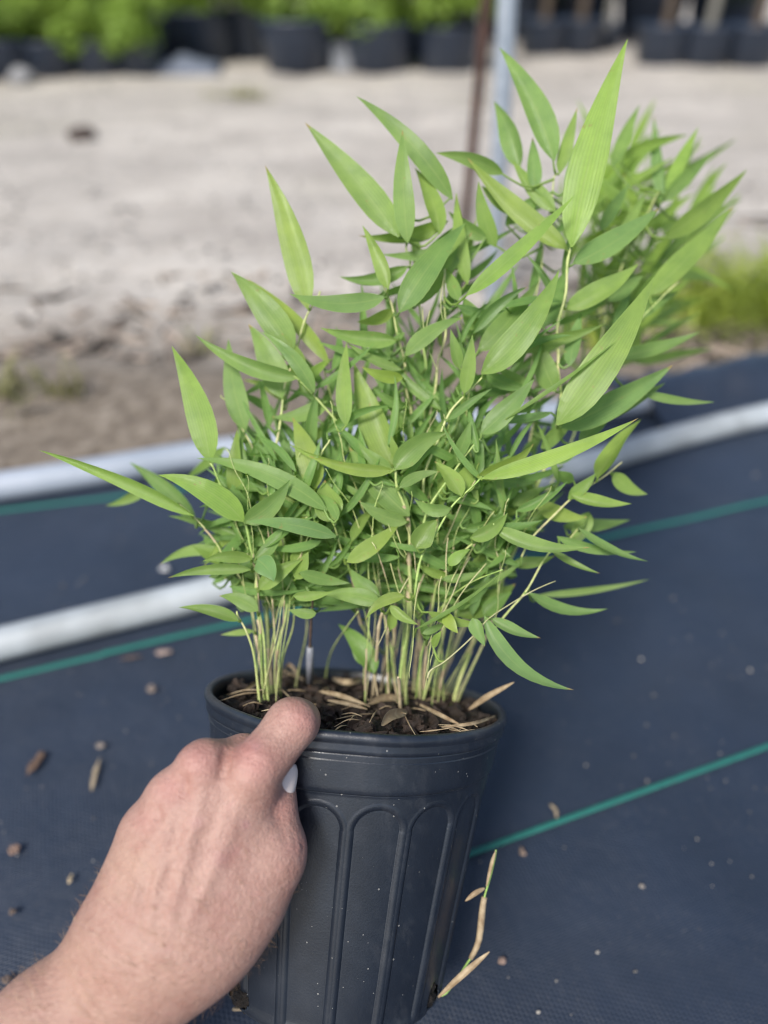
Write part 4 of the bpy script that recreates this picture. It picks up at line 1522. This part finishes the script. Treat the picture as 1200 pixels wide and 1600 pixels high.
dry_blade([Q(760, 1385, .004), Q(768, 1350, .002), Q(774, 1330, .004)], 5, sh)

# dry leaves lying on the soil: each a thing of its own
def on_soil(px, py, lift=.004):
    return S(px, py, SOIL_H - lift - .003)
for (pl, wpx, lab) in (([(596, 1134), (612, 1118), (636, 1112)], 15, 'broad pale dry leaf on the soil at the front rim, right of the finger'),
                       ([(733, 1108), (762, 1088), (803, 1066)], 9, 'long tan dry stick leaf rising over the right rim of the pot'),
                       ([(500, 1080), (535, 1088), (578, 1104)], 8, 'long dry straw leaf on the soil right of the dark dead cane'),
                       ([(512, 1094), (545, 1100), (574, 1108)], 6, 'thin dry straw leaf just below the long one right of the finger'),
                       ([(650, 1098), (690, 1118), (722, 1134)], 6, 'dry straw leaf on the soil slanting down to the right front rim'),
                       ([(690, 1136), (740, 1130), (775, 1118)], 5, 'thin dry straw along the right front rim'),
                       ([(575, 1100), (600, 1090), (632, 1092)], 12, 'grey-tan curled dry leaf at the foot of the middle canes'),
                       ([(380, 1080), (400, 1066), (412, 1050)], 6, 'bent dry leaf at the foot of the left canes'),
                       ([(440, 1056), (452, 1040), (470, 1062)], 8, 'tan dry leaf leaning behind the left canes'),
                       ([(520, 1060), (545, 1066), (575, 1058)], 10, 'reddish dry leaf near the back rim of the pot')):
    n = len(pl)
    pts = []
    for i, (x, y) in enumerate(pl):
        l = .004 + .002 * math.sin(math.pi * i / (n - 1))
        if 'over the right rim' in lab: l = .004 + .010 * i
        pts.append(on_soil(x, y, l))
    o = dry_blade(pts, wpx, None)
    tag(o, lab, 'dry leaf')

# ================================================================== HAND AND FOREARM
def Hp(px, py, d): return np.array(P(px, py, d))
HAND = []      # (a, b, ra_px, rb_px, k)
def prim(A, B, ra, rb, k):
    A, B = [(x, y, d if d > .338 else .338 - (.338 - d) * .5) for (x, y, d) in (A, B)]
    a, b = Hp(*A), Hp(*B)
    HAND.append((a, b, ra * A[2] / F, rb * B[2] / F, k))
D_RIM = (pot_pt(TH_F, RIM_R, 0) - CAMP).dot(FWD)

W0 = .305
# forearm: radius and ulna sides
prim((264, 1500, W0 + .004), (136, 1632, .288), 80, 81, .012)
prim((194, 1484, W0 + .004), (66, 1604, .288), 70, 70, .016)
prim((136, 1632, .288), (-160, 1930, .235), 81, 100, .015)
prim((66, 1604, .288), (-230, 1880, .235), 70, 92, .015)
# wrist
prim((226, 1480, W0), (246, 1450, W0 + .002), 86, 80, .018)
prim((304, 1478, W0 + .006), (338, 1420, W0 + .008), 62, 60, .016)
# metacarpals wrist -> knuckles
prim((300, 1440, W0 + .004), (390, 1236, .320), 60, 44, .022)
prim((268, 1440, W0 + .003), (320, 1218, .317), 58, 42, .020)
prim((238, 1440, W0 + .004), (272, 1256, .318), 56, 38, .020)
prim((206, 1438, W0 + .007), (232, 1310, .321), 52, 36, .020)
# flesh of palm behind
prim((320, 1420, W0 + .020), (350, 1290, .338), 66, 58, .02)
prim((388, 1402, W0 + .014), (418, 1332, .328), 48, 42, .014)
# knuckle heads
prim((394, 1206, .308), (402, 1194, .311), 37, 36, .005)
prim((312, 1196, .307), (320, 1190, .310), 34, 33, .005)
prim((264, 1240, .309), (269, 1236, .311), 28, 27, .005)
prim((226, 1294, .314), (230, 1288, .315), 26, 25, .005)
# index finger: proximal phalanx up over the rim, middle phalanx down into the pot
PIP_I = (455, 1131, .338)
prim((400, 1206, .318), (428, 1168, .328), 37, 35, .007)
prim((428, 1168, .328), PIP_I, 35, 36.5, .006)
prim(PIP_I, (462, 1129, .345), 36, 35, .006)
prim((461, 1129, .345), (468, 1126, .368), 34, 31, .004)
prim((468, 1126, .368), (470, 1160, .384), 30, 26, .004)
# middle finger: bends over against the rim beside the index
prim((318, 1196, .318), (380, 1180, .344), 33, 31, .007)
prim((380, 1180, .344), (402, 1186, .354), 30, 27, .004)
# ring and little fingers curled under, against the pot wall
prim((270, 1244, .319), (330, 1240, .348), 28, 27, .008)
prim((330, 1240, .348), (384, 1266, .354), 26, 24, .005)
prim((230, 1296, .322), (300, 1304, .345), 25, 24, .008)
prim((300, 1304, .345), (360, 1324, .352), 24, 22, .005)
# thumb: base, knuckle at the right edge, end under the rim
prim((344, 1448, W0 + .008), (424, 1340, .325), 56, 42, .016)
prim((427, 1342, .325), (431, 1320, .328), 41, 39, .006)
prim((431, 1322, .328), (430, 1262, .338), 35, 27, .006)
prim((432, 1262, .338), (436, 1224, .345), 28, 27, .006)
# tendons and veins on the back of the hand
def ridge(pts, r, k=.004):
    for a, b in zip(pts, pts[1:]): prim(a, b, r, r, k)

def smooth_union(prims, h=.0011, margin=.01):
    lo = np.min([np.minimum(a - ra, b - rb) for a, b, ra, rb, k in prims], 0) - margin
    hi = np.max([np.maximum(a + ra, b + rb) for a, b, ra, rb, k in prims], 0) + margin
    n = np.ceil((hi - lo) / h).astype(int) + 1
    D = np.full(n, .05, dtype=np.float32)
    for (a, b, ra, rb, k) in prims:
        m = k + .008
        l = np.maximum(((np.minimum(a - ra, b - rb) - m - lo) / h).astype(int), 0)
        u = np.minimum(((np.maximum(a + ra, b + rb) + m - lo) / h).astype(int) + 2, n)
        X = lo[0] + h * np.arange(l[0], u[0], dtype=np.float32)[:, None, None] - a[0]
        Y = lo[1] + h * np.arange(l[1], u[1], dtype=np.float32)[None, :, None] - a[1]
        Z = lo[2] + h * np.arange(l[2], u[2], dtype=np.float32)[None, None, :] - a[2]
        d = (b - a).astype(np.float32)
        t = np.clip((X * d[0] + Y * d[1] + Z * d[2]) / max(1e-12, float(d @ d)), 0, 1)
        dist = np.sqrt((X - d[0] * t) ** 2 + (Y - d[1] * t) ** 2 + (Z - d[2] * t) ** 2) - (ra + (rb - ra) * t)
        S_ = D[l[0]:u[0], l[1]:u[1], l[2]:u[2]]
        hh = np.clip(k - np.abs(S_ - dist), 0, None) / k
        D[l[0]:u[0], l[1]:u[1], l[2]:u[2]] = np.minimum(S_, dist) - hh ** 2 * k * .25
    return D, lo, h

def surface_nets(D, lo, h):
    s = D < 0
    n = np.array(D.shape)
    c = [s[i:n[0] - 1 + i, j:n[1] - 1 + j, k:n[2] - 1 + k] for i in (0, 1) for j in (0, 1) for k in (0, 1)]
    tot = sum(x.astype(np.int8) for x in c)
    cell = np.argwhere((tot > 0) & (tot < 8))
    idx = -np.ones(n - 1, dtype=np.int64)
    idx[tuple(cell.T)] = np.arange(len(cell))
    acc = np.zeros((len(cell), 3)); cnt = np.zeros(len(cell))
    corners = [(i, j, k) for i in (0, 1) for j in (0, 1) for k in (0, 1)]
    for a in range(8):
        for b in range(a + 1, 8):
            ca, cb = np.array(corners[a]), np.array(corners[b])
            if np.abs(ca - cb).sum() != 1: continue
            da = D[tuple((cell + ca).T)]; db = D[tuple((cell + cb).T)]
            m = (da < 0) != (db < 0)
            t = np.where(m, da / np.where(m, da - db, 1), 0)
            acc += (ca + (cb - ca) * t[:, None]) * m[:, None]
            cnt += m
    V = lo + (cell + acc / cnt[:, None]) * h
    Fs = []
    for ax in range(3):
        o1, o2 = [x for x in range(3) if x != ax]
        sl = [slice(1, -1)] * 3
        A = [slice(1, n[i] - 1) for i in range(3)]
        A[ax] = slice(0, n[ax] - 1)
        Bs = list(A); Bs[ax] = slice(1, n[ax])
        sa, sb = s[tuple(A)], s[tuple(Bs)]
        e = np.argwhere(sa != sb)
        flip = sa[tuple(e.T)]
        off = np.array([1, 1, 1]); off[ax] = 0
        e = e + off
        def gi(d1, d2):
            q = e.copy(); q[:, o1] -= d1; q[:, o2] -= d2
            return idx[tuple(q.T)]
        quad = np.stack([gi(0, 0), gi(1, 0), gi(1, 1), gi(0, 1)], 1)
        if ax == 1: flip = ~flip
        quad[~flip] = quad[~flip][:, ::-1]
        Fs.append(quad)
    return V, np.concatenate(Fs)

def on_back(px, py, lift_px=0):   # depth of the hand surface at a pixel: march the field
    return None

D, lo, hh = smooth_union(HAND)
V0, F0 = surface_nets(D, lo, hh)
# project to pixel space for surface detail
Vc = V0 - np.array(CAMP)
zc = Vc @ np.array(FWD)
pxs = 600 + F * (Vc @ np.array(RIGHT)) / zc
pys = 800 - F * (Vc @ np.array(UP)) / zc

def smooth_mesh(V, Fc, it):
    n = len(V)
    e = np.concatenate([Fc[:, [0, 1]], Fc[:, [1, 2]], Fc[:, [2, 3]], Fc[:, [3, 0]]])
    for _ in range(it):
        acc = np.zeros_like(V); cnt = np.zeros(n)
        for c in range(3):
            acc[:, c] = np.bincount(e[:, 0], V[e[:, 1], c], n) + np.bincount(e[:, 1], V[e[:, 0], c], n)
        cnt = np.bincount(e[:, 0], minlength=n) + np.bincount(e[:, 1], minlength=n)
        V = V * .4 + .6 * acc / cnt[:, None]
    return V
V0 = smooth_mesh(V0, F0, 4)
def vnormals(V, Fc):
    nrm = np.cross(V[Fc[:, 2]] - V[Fc[:, 0]], V[Fc[:, 3]] - V[Fc[:, 1]])
    N = np.zeros_like(V)
    for c in range(3):
        for k in range(4): N[:, c] += np.bincount(Fc[:, k], nrm[:, c], len(V))
    return N / np.maximum(1e-12, np.linalg.norm(N, axis=1))[:, None]
NV = vnormals(V0, F0)
if (NV * (V0 - V0.mean(0))).sum() < 0:
    F0 = F0[:, ::-1]; NV = -NV

def seg_dist(x, y, pts):
    """distance in pixels to a polyline, and position along it"""
    best = np.full(len(x), 1e9); tb = np.zeros(len(x))
    n = len(pts) - 1
    for i, ((x0, y0), (x1, y1)) in enumerate(zip(pts, pts[1:])):
        dx, dy = x1 - x0, y1 - y0
        t = np.clip(((x - x0) * dx + (y - y0) * dy) / (dx * dx + dy * dy), 0, 1)
        d = np.hypot(x - x0 - dx * t, y - y0 - dy * t)
        m = d < best
        best[m] = d[m]; tb[m] = ((i + t) / n)[m]
    return best, tb
front = (NV @ -np.array(FWD)) > .15
disp = np.zeros(len(V0))
def groove(pts, width, amp, fade=True):
    d, t = seg_dist(pxs, pys, pts)
    g = np.exp(-(d / width) ** 2) * amp
    if fade: g *= np.sin(np.pi * np.clip(t * .96 + .02, 0, 1)) ** .5
    disp[front] += g[front]
# extensor tendons
groove([(386, 1225), (350, 1320), (310, 1410), (285, 1460)], 12, .0010)
groove([(316, 1225), (296, 1320), (272, 1410), (260, 1470)], 11, .0012)
groove([(268, 1262), (254, 1330), (240, 1400), (232, 1460)], 10, .0011)
groove([(228, 1316), (214, 1370), (205, 1430)], 9, .0008)
# hollows between the tendons
groove([(354, 1222), (330, 1300), (300, 1390)], 18, -.0006)
groove([(294, 1240), (275, 1310), (256, 1400)], 14, -.0005)
groove([(250, 1288), (234, 1350), (222, 1410)], 12, -.0005)
groove([(430, 1250), (415, 1310), (385, 1390)], 24, -.0006)
# veins
groove([(242, 1360), (236, 1320), (250, 1290), (262, 1275)], 7, .0010)
groove([(236, 1340), (228, 1370), (214, 1400), (190, 1440)], 7, .0010)
groove([(330, 1280), (300, 1300), (262, 1350), (240, 1390)], 7, .0009)
groove([(360, 1250), (345, 1290), (330, 1330)], 6, .0007)
groove([(354, 1168), (352, 1192), (346, 1222)], 9, -.0022)
groove([(286, 1208), (290, 1226), (288, 1250)], 7, -.0014)
groove([(246, 1262), (250, 1278), (250, 1298)], 6, -.0012)
# creases over the joints
for k in range(5):
    t = k / 4 - .5
    cx_, cy_ = 452 + t * 22, 1140 - t * 30
    groove([(cx_ - 24, cy_ - 12), (cx_, cy_ + 1), (cx_ + 22, cy_ + 14)], 2.6, -.0006)
for k in range(4):
    t = k / 3 - .5
    groove([(378 + t * 16, 1196 - t * 30), (396 + t * 18, 1202 - t * 26), (418 + t * 14, 1214 - t * 26)], 3.0, -.0005)
groove([(468, 1308), (474, 1322), (470, 1345)], 3, -.0005)
groove([(456, 1300), (464, 1318), (460, 1340)], 3, -.0004)
groove([(424, 1262), (440, 1290), (452, 1330)], 9, -.0005)
groove([(206, 1450), (250, 1478), (320, 1500)], 9, -.0006)
groove([(150, 1470), (200, 1500), (270, 1530)], 8, -.0004)
V1 = V0 + NV * disp[:, None]
V1 = smooth_mesh(V1, F0, 1)
# colour: pinker over the knuckles and finger end, browner on the forearm, blue-ish veins
col = np.tile(np.array([.385, .232, .188]), (len(V1), 1))
def tint(px, py, rad, c, amt):
    g = np.exp(-(((pxs - px) ** 2 + (pys - py) ** 2) / rad ** 2)) * amt
    col[:] = col * (1 - g[:, None]) + np.array(c) * g[:, None]
PINK = (.43, .19, .17)
for (x, y, r, a) in ((400, 1195, 30, .5), (310, 1185, 32, .5), (262, 1232, 24, .4), (226, 1286, 22, .3), (470, 1118, 28, .4), (490, 1128, 18, .4), (380, 1165, 24, .5), (470, 1325, 26, .3), (445, 1260, 24, .35)):
    tint(x, y, r, PINK, a)
for (x, y, r, a) in ((384, 1289, 7, .5), (346, 1340, 14, .28), (368, 1330, 8, .25), (308, 1285, 9, .3), (262, 1482, 6, .4), (400, 1165, 9, .4)):
    tint(x, y, r, (.40, .20, .205), a)
tint(200, 1350, 60, (.43, .29, .205), .35)
tint(120, 1560, 130, (.37, .225, .165), .6)
tint(240, 1500, 90, (.39, .245, .19), .4)

def skin_mat():
    m, t, b = new_mat('skin')
    q = NB(t)
    at = q.n('ShaderNodeAttribute', attribute_name='Col')
    tc = q.n('ShaderNodeTexCoord')
    o = tc.outputs['Object']
    n1 = q.noise(o, 60, 6, .7)
    n2 = q.noise(o, 380, 5, .7)
    n3 = q.noise(o, 150, 3, .6)
    c = q.mix(1.0, at.outputs['Color'], q.ramp(n1, [(.3, (.86, .77, .76)), (.5, (1, 1, 1)), (.72, (1.10, 1.12, 1.10))]), 'MULTIPLY')
    c = q.mix(1.0, c, q.ramp(n2, [(.3, (.90, .85, .84)), (.7, (1.07, 1.08, 1.08))]), 'MULTIPLY')
    c = q.mix(q.ramp(n3, [(.60, (0, 0, 0)), (.75, (.35,) * 3)]), c, (.46, .24, .21))
    q.l(c, b.inputs['Base Color'])
    q.l(q.ramp(n2, [(.3, (.40,) * 3), (.7, (.56,) * 3)]), b.inputs['Roughness'])
    b.inputs['Specular IOR Level'].default_value = .45
    b.inputs['Subsurface Weight'].default_value = .10
    b.inputs['Subsurface Radius'].default_value = (1.0, .35, .2)
    b.inputs['Subsurface Scale'].default_value = .002
    # skin lines: two crossing sets of fine furrows broken by noise, and pores
    def cells(scale, sc, rot):
        mp = q.n('ShaderNodeMapping')
        mp.inputs['Scale'].default_value = sc
        mp.inputs['Rotation'].default_value = rot
        q.l(o, mp.inputs[0])
        dn = q.n('ShaderNodeTexVoronoi', feature='DISTANCE_TO_EDGE')
        dn.inputs['Scale'].default_value = scale
        q.l(mp.outputs[0], dn.inputs['Vector'])
        return q.math('MINIMUM', dn.outputs['Distance'], .2)
    h1 = cells(620, (1, .45, .8), (0, .4, .5))
    h2 = cells(330, (.5, 1.3, 1), (.3, 0, -.6))
    b1 = q.bump(h1, .75, .0007)
    b2 = q.bump(h2, .45, .0010, b1)
    q.l(q.bump(n2, .45, .0011, b2), b.inputs['Normal'])
    return m
M['skin'] = skin_mat()
person = mesh_obj('person', V1, [tuple(int(i) for i in f) for f in F0], M['skin'], None, P(262, 1502, W0), cols=col)
tag(person, 'bare left hand and forearm reaching in from lower left, gripping the pot rim', 'person')

# thumb nail: curved plate on the end of the thumb, facing right
def build_nail():
    m, t, b = new_mat('nail')
    b.inputs['Base Color'].default_value = (.72, .62, .57, 1)
    b.inputs['Roughness'].default_value = .45
    b.inputs['Specular IOR Level'].default_value = .25
    c = P(450, 1222, .3395)
    along = (P(459, 1200, .344) - P(450, 1244, .338)).normalized()
    out = (RIGHT * .80 + (CAMP - c).normalized() * .60)
    out = (out - along * out.dot(along)).normalized()
    sd_ = along.cross(out)
    V, Fc = [], []
    nu, nv = 14, 10
    Lh, Wh, Rr = .0078, .0056, .0070
    for j in range(nv + 1):
        v = j / nv * 2 - 1
        for i in range(nu + 1):
            u = i / nu * 2 - 1
            ww = Wh * (1 - .55 * max(0, abs(v) - .35) ** 2 / .42)
            an = u * ww / Rr * 1.15
            V.append(c + along * (v * Lh - (.0015 * u * u if v > 0 else -.0015 * u * u) * abs(v)) + sd_ * (Rr * math.sin(an)) + out * (Rr * (math.cos(an) - 1) - .0008 * v * v + .0028))
    for j in range(nv):
        for i in range(nu):
            k = j * (nu + 1) + i
            Fc.append((k, k + 1, k + nu + 2, k + nu + 1))
    o = mesh_obj('thumb_nail', V, Fc, m, person, c)
    s = o.modifiers.new('thickness', 'SOLIDIFY')
    s.thickness = .0008
    s.offset = -1
build_nail()

# fine pale hairs on the forearm and the back of the hand
def build_hair():
    rr = random.Random(9)
    cand = np.where((zc < .345) & (pys > 1330) & (pxs > -60) & (pys < 1680) & ((NV @ -np.array(FWD)) > -.25))[0]
    wgt = 1 / (1 + np.exp(-(pys[cand] - 1440) / 30)) + .10
    wgt = wgt / wgt.sum()
    pick = np.random.default_rng(4).choice(cand, 800, p=wgt)
    along = (P(120, 1400, .30) - P(260, 1500, .30)).normalized()   # hairs sweep to the little-finger side
    V, Fc = [], []
    for i in pick:
        p = Vector(V1[i]); n = Vector(NV[i])
        t = (along + Vector((rr.gauss(0, .35), rr.gauss(0, .35), rr.gauss(0, .35))))
        t = (t - n * t.dot(n)).normalized()
        L = rr.uniform(.004, .010)
        s_ = t.cross(n) * .00005
        k = len(V)
        a, b_, c_ = p, p + t * L * .5 + n * L * .28, p + t * L + n * L * .34
        V.extend([a - s_, a + s_, b_ - s_ * .8, b_ + s_ * .8, c_])
        Fc.extend([(k, k + 1, k + 3, k + 2), (k + 2, k + 3, k + 4)])
    m, t, b = new_mat('arm_hair')
    b.inputs['Base Color'].default_value = (.34, .22, .13, 1)
    b.inputs['Roughness'].default_value = .4
    h = mesh_obj('arm_hair', V, Fc, m, person, P(262, 1502, W0))
    h['kind'] = 'stuff'
build_hair()
